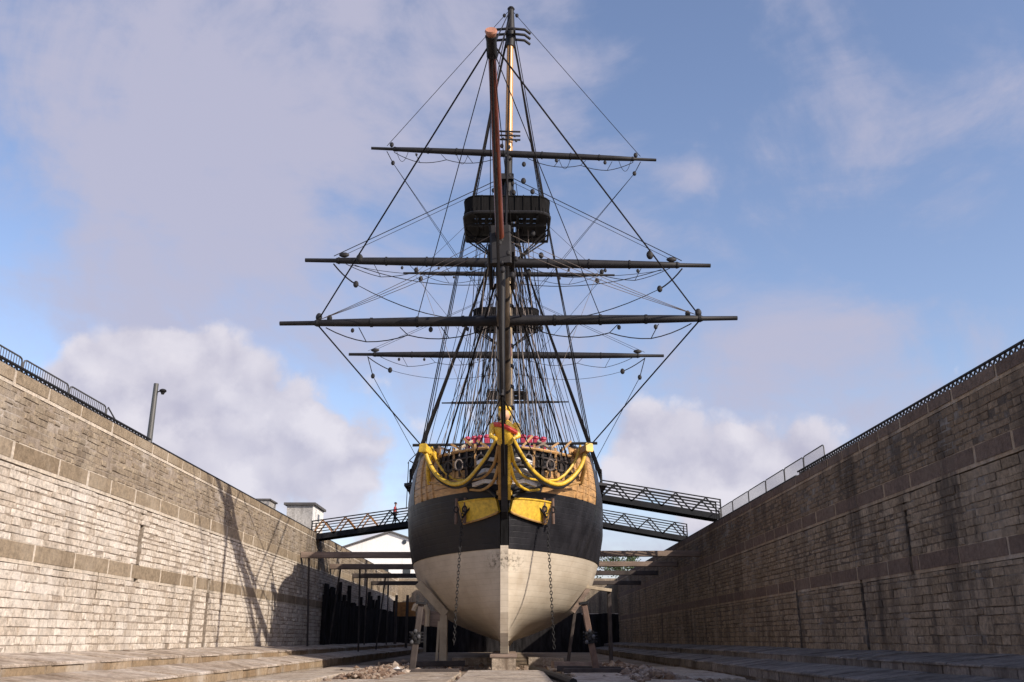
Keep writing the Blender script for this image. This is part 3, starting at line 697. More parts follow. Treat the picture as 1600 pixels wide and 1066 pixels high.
# gangways
def gangway(y, A, B, label, rust_len=0.0):
    (xa, za), (xb, zb) = A, B
    root = empty('gangway', (xa, y, za), label, 'gangway', 'gangways between the quay and the ship'); org = (xa, y, za)
    W2 = .75; L = abs(xb - xa); d = (xb - xa) / L
    def P(t, yy, dz): return (xa + d * t, y + yy, za + (zb - za) * t / L + dz)
    q = MB()
    q.beam(P(0, 0, .18), P(L, 0, .18), 1.4, .10); q.build('walkway_deck', M['steel'], root, org)
    if rust_len:
        q = MB(); q.beam(P(0.0, 0, .26), P(rust_len, 0, .26), 1.36, .05); q.build('rusted_deck_plate', M['rust'], root, org)
    for s in (-1, 1):
        q = MB(); q.beam(P(0, s * W2, .13), P(L, s * W2, .13), .09, .40); q.build('bottom_chord', M['steel'], root, org)
        q = MB(); q.beam(P(0, s * W2, 1.35), P(L, s * W2, 1.35), .08, .08); q.build('handrail', M['steel'], root, org)
        for h in (.5, .72, .94, 1.15):
            q = MB(); q.beam(P(0, s * W2, h), P(L, s * W2, h), .055, .055); q.build('guard_bar', M['steel'], root, org)
        n = max(3, round(L / 1.9)); st = L / n
        for i in range(n):
            q = MB(); q.beam(P(i * st, s * W2, .2), P((i + .5) * st, s * W2, 1.33), .09, .09); q.build('truss_brace', M['rust'] if rust_len and i * st < rust_len - 1 else M['steel'], root, org)
            q = MB(); q.beam(P((i + .5) * st, s * W2, 1.33), P((i + 1) * st, s * W2, .2), .09, .09); q.build('truss_brace', M['rust'] if rust_len and i * st < rust_len - 1 else M['steel'], root, org)
        for t in (0.05, L - .05):
            q = MB(); q.beam(P(t, s * W2, .1), P(t, s * W2, 1.38), .09, .09); q.build('end_post', M['steel'], root, org)
    return root, P
gw, PL = gangway(72, (-15.3, 8.95), (-6.7, 10.15), 'dark steel truss gangway with rusty orange wall end, left of the ship', 4.5)
gangway(66, (15.0, 9.75), (6.5, 11.15), 'upper dark truss gangway right of the ship, nearer the bow')
gangway(79, (15.0, 9.55), (6.5, 11.0), 'lower farther truss gangway right of the ship, behind the first')

# ------------------------------------------------------------------ person on the left gangway
def skin_obj(name, joints, edges, m, parent, org, sub=2):
    me = bpy.data.meshes.new(name)
    me.from_pydata([tuple(Vector(j[0]) - Vector(org)) for j in joints], edges, [])
    o = bpy.data.objects.new(name, me); COL.objects.link(o)
    o.modifiers.new('skin', 'SKIN')
    for i, j in enumerate(joints):
        r = j[1]; me.skin_vertices[0].data[i].radius = r if isinstance(r, tuple) else (r, r)
    me.skin_vertices[0].data[0].use_root = True
    ss = o.modifiers.new('sub', 'SUBSURF'); ss.levels = sub; ss.render_levels = sub
    me.materials.append(m); o.parent = parent
    return o
def person():
    bx, by, bz = PL(6.3, 0, .23)
    root = empty('person', (bx, by, bz), 'person in a red jacket and dark trousers walking on the left gangway', 'person'); org = (bx, by, bz)
    def p(x, y, z): return (bx + x, by + y, bz + z)
    J = [(p(0, 0, .95), (.15, .11)), (p(0, 0, 1.15), (.14, .10)), (p(.01, 0, 1.38), (.17, .115)), (p(.02, 0, 1.5), .06), (p(.03, 0, 1.58), .055), (p(.04, 0, 1.68), (.085, .10)), (p(.04, 0, 1.75), (.06, .07)),
         (p(.02, -.19, 1.42), .062), (p(-.03, -.25, 1.15), .047), (p(.1, -.24, .93), .036), (p(.13, -.23, .85), (.035, .022)),
         (p(.02, .19, 1.42), .062), (p(.03, .25, 1.15), .047), (p(.2, .22, 1.0), .036), (p(.27, .2, .97), (.035, .022)),
         (p(0, -.09, .88), .095), (p(.1, -.09, .48), .062), (p(.03, -.09, .08), .042), (p(.16, -.09, .03), (.04, .03)),
         (p(0, .09, .88), .095), (p(-.06, .09, .48), .062), (p(-.2, .09, .1), .042), (p(-.08, .09, .03), (.04, .03))]
    E = [(0, 1), (1, 2), (2, 3), (3, 4), (4, 5), (5, 6), (2, 7), (7, 8), (8, 9), (9, 10), (2, 11), (11, 12), (12, 13), (13, 14), (0, 15), (15, 16), (16, 17), (17, 18), (0, 19), (19, 20), (20, 21), (21, 22)]
    skin_obj('body', J, E, M['skin'], root, org)
    def grow(idx, e, k, nm, m):
        jj = [(J[i][0], tuple(c * k for c in (J[i][1] if isinstance(J[i][1], tuple) else (J[i][1],) * 2))) for i in idx]
        skin_obj(nm, jj, e, m, root, org)
    grow([0, 1, 2, 7, 8, 9, 11, 12, 13], [(0, 1), (1, 2), (2, 3), (3, 4), (4, 5), (2, 6), (6, 7), (7, 8)], 1.18, 'jacket', M['cloth_red'])
    grow([0, 15, 16, 17, 19, 20, 21], [(0, 1), (1, 2), (2, 3), (0, 4), (4, 5), (5, 6)], 1.12, 'trousers', M['cloth_dark'])
    q = MB(); q.ball(p(.02, 0, 1.74), .115, .105, .085, 10, 6); q.build('hair', M['hair'], root, org, smooth=True)
    q = MB(); q.ball(p(.145, 0, 1.665), .03, .018, .025, 6, 4); q.build('nose', M['skin'], root, org, smooth=True)
    for s in (-1, 1):
        q = MB(); q.ball(p(.12, s * .035, 1.69), .014, .014, .011, 6, 4); q.build('eye', M['hair'], root, org)
person()

# ------------------------------------------------------------------ shores and props
def shore(y, x0, x1, z, label, s=.42, legs=(), m=None):
    root = empty('timber_shore', (x0, y, z), label, 'shore', 'timber shores bracing the hull'); org = (x0, y, z)
    q = MB(); q.beam((x0, y, z), (x1, y, z), s, s, c=.03); q.build('shore_beam', m or M['shore'], root, org)
    q = MB(); q.box(x1 - .12, x1 + .12, y - .4, y + .4, z - .35, z + .35); q.build('hull_pad', M['shore_dark'], root, org)
    for lx, lx2, lz in legs:
        q = MB(); q.beam((lx, y + .02, z - s / 2), (lx2, y + .02, lz), .13, .13, c=.02); q.build('leg', M['shore_dark'], root, org)
shore(66.5, WL + .05, -6.85, 7.35, 'brown timber shore left of the hull, nearest of the left shores', legs=[(-14.3, -14.0, 1.2)])
shore(77.5, WL + .05, -6.95, 7.35, 'second timber shore from the bow on the left side', legs=[(-14.0, -14.6, 1.2), (-12.4, -12.2, .7)])
shore(89, WL + .05, -6.95, 7.35, 'third timber shore from the bow on the left side', m=M['shore_dark'], legs=[(-13.5, -13.5, 1.0), (-11.8, -12.4, .6)])
shore(101, WL + .05, -6.95, 7.35, 'fourth timber shore from the bow on the left side', m=M['shore_dark'], legs=[(-13, -13, 1.0)])
shore(70, WR - .05, 6.3, 7.75, 'brown timber shore right of the hull, nearest of the right shores')
shore(80, WR - .05, 6.4, 7.75, 'second timber shore from the bow on the right side')
shore(91, WR - .05, 6.4, 7.75, 'third timber shore from the bow on the right side', m=M['shore_dark'])
shore(103, WR - .05, 6.4, 7.5, 'fourth timber shore from the bow on the right side', m=M['shore_dark'])

def prop(a, b, label, m, side):
    root = empty('bilge_prop', a, label, 'prop', 'timber props beside the bow'); org = a  # beside the keel
    A, B = Vector(a), Vector(b)
    q = MB(); q.beam(A, A.lerp(B, .40), .31, .31, c=.03); q.build('lower_post', m, root, org)
    q = MB(); q.beam(A.lerp(B, .58), B, .29, .29, c=.03); q.build('upper_post', m, root, org)
    c = A.lerp(B, .49)
    q = MB(); q.beam(A.lerp(B, .40), A.lerp(B, .58), .44, .42, c=.08); q.build('coupling', M['iron'], root, org)
    for k in range(4):
        an = k * pi / 2 + .5
        q = MB(); q.tube([c + Vector((-.36, 0, -.24 + .16 * k)), c + Vector((.36, -.05, -.2 + .14 * k))], .05, 6); q.build('clamp_bolt', M['iron'], root, org)
    for k in range(5):
        q = MB(); q.ball(c + Vector((-.2 + .17 * (k % 3), -.27, -.22 + .13 * k)), .09, .07, .11, 7, 5); part_ = q.build('shackle', M['iron'] if k % 2 else M['railsteel'], root, org, smooth=True)
    q = MB(); q.beam(B, B + (B - A).normalized() * .12, .5, .5, c=.04); q.build('cap', M['iron'], root, org)
    q = MB(); q.box(a[0] - .55, a[0] + .55, a[1] - .5, a[1] + .5, .02, a[2] + .03); q.build('foot_block', M['shore_dark'], root, org)
prop((-4.85, 48, .22), (-4.5, 48, 3.35), 'dark weathered prop standing left of the keel block', M['shore_dark'], -1)
prop((4.28, 48, .22), (3.74, 48, 3.35), 'red-brown prop standing right of the keel block', M['post_brown'], 1)
# old timbers and stones around the prop feet
def loose_beam(a, b, w, label, m):
    q = MB(); q.beam(a, b, w, w, c=.03); tag(q.build('loose_timber', m, org=a), label, 'timber', 'old timbers lying on the dock floor')
loose_beam((2.4, 49.3, .25), (5.6, 48.9, .22), .28, 'dark old timber lying behind the right prop', M['shore_dark'])
loose_beam((2.6, 46.9, .23), (5.9, 47.2, .22), .22, 'dark old timber lying in front of the right prop', M['shore_dark'])
loose_beam((2.3, 52.3, .35), (5.0, 53.5, .3), .35, 'thick dark timber lying farther back beside the right prop', M['shore'])
loose_beam((-5.9, 47.0, .2), (-2.5, 47.6, .2), .2, 'dark old timber lying in front of the left prop', M['shore_dark'])
loose_beam((-7.5, 55.0, .3), (-2.6, 55.6, .35), .3, 'long dark timber lying behind the left prop', M['shore_dark'])
for i, (x, y, r, l) in enumerate(((-5.5, 47.4, .3, 'white broken stone at the foot of the left prop'), (5.75, 47.6, .24, 'pale broken stone right of the right prop'), (-5.0, 46.6, .2, 'small pale stone in front of the left prop'))):
    q = MB(); rock(q, x, y, .2, r); tag(q.build('broken_stone', M['white'] if i == 0 else M['slab'], org=(x, y, 0)), l, 'stone')

# pale timber cradle under the left bilge, and the slanting brace on the right
root = empty('bilge_cradle', (-4.1, 58, 0), 'pale timber cradle with slanting arm under the left side of the hull', 'cradle'); org = (-4.1, 58, 0)
q = MB(); q.beam((-4.0, 58, .3), (-4.02, 58, 3.05), .46, .5, c=.03); q.build('cradle_post', M['shore_pale'], root, org)
q = MB(); q.beam((-3.9, 58, 3.1), (-5.65, 58, 4.95), .42, .5, c=.03); q.build('slanting_arm', M['shore_pale'], root, org)
q = MB(); q.beam((-4.0, 58, 2.75), (-5.4, 58.1, 2.95), .4, .9, c=.03); q.build('knee_block', M['shore'], root, org)
q = MB(); q.tube([(-5.0, 57.8, 2.4), (-5.0, 57.8, 3.3), (-5.2, 57.8, 3.65), (-5.5, 57.8, 3.75), (-5.75, 57.8, 3.6), (-5.85, 57.8, 3.3)], .16, 8); q.build('hooked_bracket', M['shore_pale'], root, org, smooth=True)
q = MB(); q.beam((-4.4, 57.9, .4), (-4.3, 57.9, 2.7), .14, .2); q.build('side_prop', M['shore_pale'], root, org)
root = empty('bilge_brace', (4.3, 60, 3), 'slanting grey brace with a pale plank under the right side of the hull', 'brace'); org = (4.3, 60, 3)
q = MB(); q.beam((3.95, 60, 3.3), (5.0, 60, 4.75), .26, .3, c=.03); q.build('brace_arm', M['shore'], root, org)
q = MB(); q.beam((4.8, 60, 4.82), (6.45, 60, 4.6), .28, .2, c=.02); q.build('pale_plank', M['shore_pale'], root, org)
q = MB(); q.beam((6.3, 60.2, .2), (6.3, 60.2, 4.55), .24, .24, c=.03); q.build('upright', M['shore_dark'], root, org)
q = MB(); q.beam((3.6, 60.2, .2), (4.1, 60.2, 3.3), .2, .2, c=.03); q.build('inner_upright', M['shore_dark'], root, org)
# rusty staging far down the left side
root = empty('staging', (-12, 112, 0), 'orange-brown timber staging far down the dock left of the hull', 'staging'); org = (-12, 112, 0)
q = MB(); q.box(-13.6, -9.8, 112, 113, 4.2, 5.8); q.build('platform_face', M['rust'], root, org)
for x in (-13.4, -12.1, -10.9, -9.9):
    q = MB(); q.beam((x, 111.9, .2), (x, 111.9, 6.6), .3, .3); q.build('upright', M['shore_pale'] if x > -11.5 else M['shore_dark'], root, org)

# keel blocks
for i in range(7):
    y = 49.25 + i * 2.0
    root = empty('keel_block', (-.32, y + .4, 0), 'pale stone keel block under the stem foot, nearest of the row' if i == 0 else 'keel block number %d in the row back from the stem' % (i + 1), 'keel block', 'keel blocks'); org = (-.32, y + .4, 0)
    q = MB(); q.box(-.92, .29, y, y + 1.0, .0, .78); q.build('block', M['slab'], root, org)
    q = MB(); q.box(-1.02, .36, y - .05, y + 1.05, .783, .93); q.build('cap_plank', M['shore'], root, org)
    if i: root['label'] = ['', 'second keel block from the stem, shaded under the hull', 'third keel block from the stem, shaded under the hull', 'fourth keel block from the stem, deep under the hull', 'fifth keel block from the stem, deep under the hull', 'sixth keel block from the stem, deep under the hull', 'last keel block of the row, deep under the hull'][i]

# ================================================================== SHIP
CX = -.30; YB = 50.0; ORG = (CX, YB, .95)
ship = empty('sailing_ship', ORG, 'black and cream three-masted sailing ship in the dry dock, seen bow on', 'sailing ship')
def part(mbx, name, m, parent=None, smooth=False, kind=None, label=None):
    o = mbx.build(name, m, parent or ship, ORG, smooth)
    if kind: o['kind'] = kind
    if label: o['label'] = label
    return o
Mz = [(1.0, .22), (1.5, .5), (2.0, 2.0), (2.6, 3.5), (3.4, 4.75), (4.9, 5.85), (6.3, 6.25), (8, 6.4), (9.6, 6.35), (10.5, 6.2), (11.5, 5.95), (12.4, 5.6), (13.4, 5.25)]
S0 = [(1.0, 1.6), (2.0, .75), (3.0, .35), (6.0, .0), (10, -.35), (13.4, -.5)]
LE = [(1.0, 26), (1.5, 24), (2.6, 20), (3.4, 17.5), (4.9, 15.8), (6.3, 14.8), (8, 13), (10, 11.5), (13.4, 10)]
QE = [(1.0, 1.7), (1.5, 1.45), (2.6, 1.06), (4, .88), (6.3, .80), (8, .72), (10, .64), (13.4, .62)]
def hb(s, z):
    s0 = interp(S0, z); t = max(0, min(1, (s - s0) / interp(LE, z)))
    g = (1 - (1 - t) ** 2.2) ** interp(QE, z)
    b = max(.19, interp(Mz, z) * g)
    if s > 52:
        k = interp([(1, 1.0), (3, .97), (5, .75), (7, .4), (9, .26), (13.4, .25)], z)
        b *= max(.03, 1 - k * ((s - 52) / 18) ** 1.8)
    return b
def hull_part(name, m, zs, s_lo, s_hi, off=0.0, n=44, pw=2.2, both=True, label=None, parent=None):
    q = MB()
    for sgn in (-1, 1):
        v = []; 
        for z in zs:
            a = interp(S0, z) if s_lo is None else s_lo
            for i in range(n + 1):
                s = a + (s_hi - a) * (i / n) ** pw
                v.append((CX + sgn * (hb(s, z) + off), YB + s, z))
        w = n + 1
        q.add(v, [(j * w + i, j * w + i + 1, (j + 1) * w + i + 1, (j + 1) * w + i) for j in range(len(zs) - 1) for i in range(n)])
    me_o = q.build(name, m, parent or ship, ORG, True)
    return me_o
zb = [1.05 + (6.3 - 1.05) * i / 22 for i in range(23)]
hull = hull_part('hull_bottom', M['cream'], zb, None, 70)  # unseen stern drawn out longer so that it shades the far gate
WT = 9.42
hull_part('black_wale', M['black'], [6.3 + (WT - 6.3) * i / 12 for i in range(13)], None, 70, .05)
q = MB()
for sgn in (-1, 1):        # ledges of the wale
    for z in (6.3, WT):
        v = []
        for i in range(45):
            s = interp(S0, z) + (70 - interp(S0, z)) * (i / 44) ** 2.2
            v += [(CX + sgn * (hb(s, z) - .05), YB + s, z), (CX + sgn * (hb(s, z) + .05), YB + s, z)]
        q.add(v, [(2 * i, 2 * i + 1, 2 * i + 3, 2 * i + 2) for i in range(44)])
part(q, 'wale_edge', M['black'], kind='stuff')
SB = 2.5; SK = 5.8
# brown strakes of the bow planking, one by one
zz = [WT + (12.35 - WT) * i / 7 for i in range(8)]
for j in range(7):
    z0, z1 = zz[j], zz[j + 1] - .03
    lo = .75 if j < 3 else SB
    for sgn in (-1, 1):
        q = MB(); n = 10; v = []
        for off, z in ((-.05, z0), (.035, z0), (.035, z1), (-.05, z1)):
            for i in range(n + 1):
                s = lo + (SK - lo) * (i / n) ** 1.4
                v.append((CX + sgn * (hb(s, z) + off), YB + s, z))
        w = n + 1
        f = [(k * w + i, k * w + i + 1, ((k + 1) % 4) * w + i + 1, ((k + 1) % 4) * w + i) for k in range(4) for i in range(n)] + [(0, w, 2 * w, 3 * w), (n, 3 * w + n, 2 * w + n, w + n)]
        q.add(v, f); part(q, 'bow_plank', M['plankbow'])
hull_part('beakhead_bulkhead', M['black'], [WT + (11.7 - WT) * i / 5 for i in range(6)], None, SB + .3, -.03, 14, 1.3)
bl_ = hull_part('bow_lining', M['black'], [WT, 11, 12, 12.3], SB, SK + .1, -.06, 14, 1.3)
bl_['kind'] = 'stuff'
hull_part('topside', M['black'], [WT + (12.4 - WT) * i / 6 for i in range(7)], SK, 70, .06, 40, 1.2)
hull_part('topside', M['black'], [12.4, 12.9, 13.4], 7.5, 70, .06, 36, 1.2)
# vertical riders on the bow planking
for sgn in (-1, 1):
    for s in (3.0, 3.7, 4.4):
        q = MB(); q.tube([(CX + sgn * (hb(s, z) + .08), YB + s, z) for z in (WT, 10.8, 11.6, 12.3)], .08, 6); part(q, 'fender_timber', M['plankbow'])
q = MB(); v = []
for i in range(40):
    s = .3 + 69.4 * (i / 39) ** 1.5
    v += [(CX - hb(s, 11.8) + .15, YB + s, 11.8), (CX + hb(s, 11.8) - .15, YB + s, 11.8)]
q.add(v, [(2 * i, 2 * i + 1, 2 * i + 3, 2 * i + 2) for i in range(39)]); part(q, 'deck', M['deck'])
q = MB(); q.box(CX - 4.4, CX + 4.4, YB + 69.6, YB + 70.05, 5.5, 13.6); part(q, 'transom', M['black'])
for sgn in (-1, 1):
    q = MB(); q.tube([(CX + sgn * (hb(s, 12.4 if s < 7.5 else 13.4) + .02), YB + s, 12.42 if s < 7.5 else 13.45) for s in [SB + .2 + i * 1.5 for i in range(45)]], .12, 6); part(q, 'rail_cap', M['black'], smooth=True)
    # fore and main channels with deadeyes below the shrouds
    for a, b in ((10.5, 18.5), (35, 43)):
        q = MB()
        v = [(CX + sgn * (hb(s, 11.5) + d), YB + s, z) for z in (11.42, 11.6) for s, d in ((a, 0), (a + .6, .85), (b, .85), (b + .6, 0))]
        q.add(v, [(0, 1, 2, 3), (7, 6, 5, 4)] + [(i, (i + 1) % 4, 4 + (i + 1) % 4, 4 + i) for i in range(4)]); part(q, 'channel', M['black'])
# stem, keel
def stem_poly(z0, z1, n=10):
    zl = [z0 + (z1 - z0) * i / n for i in range(n + 1)]
    return [(YB + interp(S0, z) - .42, z) for z in zl] + [(YB + interp(S0, z) + .6, z) for z in reversed(zl)]
q = MB(); q.prism(stem_poly(.95, 6.42, 16), CX - .21, CX + .21); part(q, 'stem_post', M['cream'])
q = MB(); q.prism(stem_poly(6.423, 9.6), CX - .20, CX + .20); part(q, 'stem_head', M['tar'])
q = MB(); q.box(CX - .22, CX + .22, YB + 1.4, YB + 68, .94, 1.3); part(q, 'keel', M['cream'])
# knee of the head, trail boards
kp = [(49.6, 7.7), (49.7, 9.9), (48.6, 10.9), (47.2, 11.5), (46.1, 11.45), (45.9, 11.1), (46.8, 10.5), (48.0, 9.2), (48.9, 8.1)]
q = MB(); q.prism(kp, CX - .17, CX + .17); part(q, 'head_knee', M['black'])
for sgn in (-1, 1):
    q = MB()
    pts = [(47.0, 11.5), (46.3, 11.35), (46.9, 10.6), (47.9, 9.4), (48.7, 8.7), (49.6, 9.0), (48.9, 9.9), (48.0, 10.7)]
    q.prism(pts, *sorted((CX + sgn * .18, CX + sgn * .33))); part(q, 'trail_board', M['gold'] if sgn > 0 else M['ochre'])
    q = MB()
    for t in range(5):
        a = 47.0 + t * .45; z = 11.1 - t * .5
        q.ball((CX + sgn * .36, a, z), .07, .13, .15, 8, 5)
    part(q, 'gilded_scroll', M['gold'] if sgn > 0 else M['ochre'], kind='stuff')
    # yellow main head rail
    if sgn < 0: P3 = [(-.62, 46.5, 11.75), (-.75, 46.8, 11.46), (-1.25, 47.5, 10.75), (-1.8, 48.3, 10.19), (-2.25, 49.2, 9.88), (-2.7, 50.1, 9.80), (-3.2, 50.7, 9.86), (-3.7, 51.1, 10.12), (-4.1, 51.4, 10.45), (-4.4, 51.6, 10.85), (-4.65, 51.7, 11.3), (-4.82, 51.75, 11.75)]
    else: P3 = [(.05, 46.5, 11.75), (.2, 46.8, 11.46), (.62, 47.5, 10.85), (1.06, 48.3, 10.35), (1.7, 49.2, 9.93), (2.35, 50.1, 9.78), (2.85, 50.7, 9.86), (3.3, 51.1, 10.15), (3.65, 51.4, 10.5), (3.95, 51.6, 10.9), (4.15, 51.7, 11.3), (4.3, 51.75, 11.75)]
    q = MB(); q.tube(smooth_path(P3, 3), .12, 10); hr_ = part(q, 'head_rail', M['yellow'], smooth=True)
    q = MB(); q.tube(smooth_path([(p[0], p[1] + .06, p[2] - .17) for p in P3], 3), .075, 6); part(q, 'rail_moulding', M['black'], hr_, True)
    q = MB(); q.tube([(p[0] + sgn * -.22, p[1] + .5, p[2] + .75 - .5 * abs(i - 8) / 8) for i, p in enumerate(P3[5:])], .08, 6); part(q, 'upper_head_rail', M['yellow'], smooth=True)
    q = MB(); q.tube([(CX + sgn * (hb(.9, 10.9)), 50.7, 10.6), (CX + sgn * 2.2, 50.4, 9.95), (CX + sgn * 3.7, 51.6, 9.95), (CX + sgn * 4.3, 52.2, 10.2)], .07, 6); part(q, 'lower_head_rail', M['ochre'], smooth=True)
    for (pa, pb, pc, pd) in (((.3, 46.7, 11.2), (.55, 47.6, 10.4), (1.1, 48.8, 9.95), (1.9, 50.3, 10.0)), ((.3, 47.4, 10.3), (.6, 48.3, 9.6), (1.2, 49.4, 9.35), (1.9, 50.4, 9.5))):
        q = MB(); pth = smooth_path([(CX + sgn * p[0], p[1], p[2]) for p in (pa, pb, pc, pd)]); q.tube(pth, [.10 - .04 * i / 15 for i in range(16)], 8); part(q, 'carved_rail', M['yellow'] if sgn > 0 else M['ochre'], smooth=True)
    # white slats of the head grating
    for k in range(3):
        y = 47.7 + .55 * k; z = 10.75 - .5 * k
        x1 = (1.0 + .14 * k)
        q = MB(); q.beam((CX + sgn * .34, y, z - .1), (CX + sgn * (.42 + x1 * .5), y + .3, z + .02), .2, .2); q.beam((CX + sgn * (.42 + x1 * .5), y + .3, z + .02), (CX + sgn * (.42 + x1), y + .8, z - .12), .2, .2)
        part(q, 'head_timber', M['white'])
    q = MB(); q.tube([(CX + sgn * .42, 49.2, 8.95), (CX + sgn * .8, 49.5, 9.35), (CX + sgn * 1.5, 50.3, 9.65), (CX + sgn * 2.6, 51.2, 9.9)], .12, 8); part(q, 'cheek', M['black'], smooth=True)
    # catheads
    if sgn < 0: a, b = Vector((-4.95, 51.5, 12.05)), Vector((-3.95, 54, 11.6))
    else: a, b = Vector((4.5, 51.5, 12.08)), Vector((3.4, 54, 11.87))
    q = MB(); q.beam(a, b, .38, .42, c=.03); ch = part(q, 'cathead', M['yellow'] if sgn < 0 else M['ochre'])
    q = MB(); d = (a - b).normalized(); q.beam(a, a + d * .1, .46, .5, c=.05); part(q, 'cathead_face', M['yellow'], ch)
    q = MB(); q.tube([a + Vector((sgn * -.35, .5, -.3)), a + Vector((sgn * -.2, .9, -1.0)), Vector((CX + sgn * (hb(3.2, 10.4) + .1), 53.2, 10.3))], .13, 8); part(q, 'cathead_knee', M['yellow'] if sgn < 0 else M['ochre'], smooth=True)
    # anchor ring ropes and bumpkin
    q = MB(); q.tube([(CX + sgn * 1.9, 52.2, 12.6), (CX + sgn * 3.2, 51.2, 11.6)], .09, 6); part(q, 'bumpkin', M['shore_pale'])
    # hawse bolsters
    n = 8; v = []
    for off in (.02, .17):
        for z in (0, 1):
            for i in range(n + 1):
                t = i / n
                sB = interp(S0, 8.4) + .035 + (1.46) * t ** 1.3
                zl = 7.98 - .24 * t + .25 * (1 - t) ** 3; zh = 8.92 + .10 * t - .12 * t * t
                zq = zh if z else zl
                v.append((CX + sgn * (hb(sB, zq) + off * .8), YB + sB - off * .75, zq))
    w = n + 1
    q = MB(); f = []
    for i in range(n):
        f += [(2 * w + i, 2 * w + i + 1, 3 * w + i + 1, 3 * w + i), (i, i + 1, 2 * w + i + 1, 2 * w + i), (w + i, w + i + 1, 3 * w + i + 1, 3 * w + i)]
    f += [(0, w, 3 * w, 2 * w), (n, w + n, 3 * w + n, 2 * w + n)]
    q.add(v, f); hw_ = part(q, 'hawse_bolster', M['yellow'])
    for j in (2, 3):
        q = MB(); q.tube([v[j * w + i] for i in range(w)], .055, 6); part(q, 'bolster_moulding', M['ochre'] if j == 2 else M['yellow'], hw_, True)
    q = MB(); q.tube([v[2 * w + n], v[3 * w + n]], .07, 6); part(q, 'bolster_end', M['ochre'], hw_)
    # hawse hole ring, post and chain
    sH = 1.0; xh = CX + sgn * (hb(sH, 8.4) + .16); yh = YB + sH - .15
    for dx in (0, .55):
        xx = xh + sgn * dx * .9; yy = yh + dx * .45
        q = MB(); q.tube([(xx, yy, 7.72), (xx - sgn * .02, yy, 9.12)], .085, 8); part(q, 'hawse_post', M['post_brown'], hw_)
        q = MB(); q.tube([(xx + .13 * math.cos(t), yy - .08, 8.5 + .16 * math.sin(t)) for t in [k * pi / 6 for k in range(13)]], .04, 6, False); part(q, 'hawse_ring', M['iron'], hw_, smooth=True)
    q = MB(); q.tube([(xh - sgn * .6, yh - .25, 8.95), (xh + sgn * .15, yh - .1, 8.0)], .05, 6); part(q, 'lashing', M['rope'], hw_)
    # anchor chain hanging from the hawse, link by link
    if sgn < 0: ca, cb = Vector((xh - .12, yh - .22, 8.4)), Vector((-2.95, 50.5, 1.4))
    else: ca, cb = Vector((xh + .12, yh - .22, 8.4)), Vector((2.32, 50.6, 1.2))
    q = MB(); L = (cb - ca).length; nl = int(L / .17)
    dd = (cb - ca).normalized(); r1 = dd.cross(Vector((0, 1, 0))).normalized(); r2 = dd.cross(r1).normalized()
    for k in range(nl):
        c0 = ca + dd * (k + .5) * L / nl; rr = r1 if k % 2 else r2
        q.tube([c0 + dd * .12 * math.cos(t) + rr * .065 * math.sin(t) for t in [i * pi / 4 for i in range(9)]], .021, 5, False)
    part(q, 'anchor_chain', M['iron'], kind='stuff')

# blue rail and crimson timberheads over the beakhead
q = MB(); q.tube([(-2.75, 52.6, 11.98), (-1.6, 51.3, 12.0), (CX, 50.7, 12.02), (1.0, 51.3, 12.0), (2.15, 52.6, 11.98)], .16, 8); part(q, 'beakhead_rail', M['blue'], smooth=True)
for x in (-2.5, -2.1, -1.75, -1.35, .75, 1.15, 1.5, 1.95):
    y = 52.9 - (2.6 - abs(x - CX)) * .5
    q = MB(); q.beam((x, y, 12.05), (x, y, 12.75), .3, .3, c=.04); q.ball((x, y, 12.85), .2, .2, .14, 8, 5); part(q, 'timberhead', M['crimson'], kind='stuff')
q = MB(); q.tube([(-2.9, 54.2, 12.75), (2.3, 54.2, 12.75)], .08, 6); part(q, 'pin_rail', M['crimson'])
q = MB(); q.tube([(-5.62, 51.9, 12.3), (5.03, 51.9, 12.42)], [.085, .085], 8); part(q, 'spreader_spar', M['spar'], smooth=True)
# timber work on the face of the beakhead: stanchions, plank band, gratings and coils
rb2 = random.Random(4)
for sgn in (-1, 1):
    for k in range(6):
        s_ = .25 + .36 * k
        q = MB(); q.beam((CX + sgn * hb(s_, 10.6), YB + s_ - .1, 10.3), (CX + sgn * hb(s_, 11.8), YB + s_ - .12, 12.0), .13, .16); part(q, 'stanchion', M['shore_dark'] if k % 3 else M['plankbow'])
    for z, r, m_ in ((10.75, .06, 'shore_dark'), (11.3, .05, 'shore_dark'), (11.72, .09, 'plankbow')):
        q = MB(); q.tube([(CX + sgn * (hb(s_, z) + .06), YB + s_ - .1, z) for s_ in (-.2, .1, .4, .8, 1.3, 1.9, 2.5)], r, 6); part(q, 'bulkhead_rail', M[m_], smooth=True)
    for k in range(5):
        x = CX + sgn * (.7 + .62 * k); y = 49.3 + .38 * k + .25
        q = MB(); q.tube([(x + .22 * math.cos(t), y - .12, 11.15 + .3 * math.sin(t) - .08 * k) for t in [i * pi / 6 for i in range(13)]], .05, 5, False)
        q.tube([(x, y - .1, 11.4), (x + .1, y + .4, 12.1)], .03, 5); part(q, 'rope_coil', M['hemp'] if k % 2 else M['rope'], None, False, 'stuff')
    for k in range(4):
        x = CX + sgn * (1.0 + .75 * k); y = 50.2 + .42 * k
        q = MB(); q.beam((x, y, 11.9), (x + sgn * .55, y + .15, 12.35 + rb2.uniform(-.2, .2)), .12, .12); part(q, 'belaying_timber', M[rb2.choice(('plankbow', 'ochre', 'shore'))])
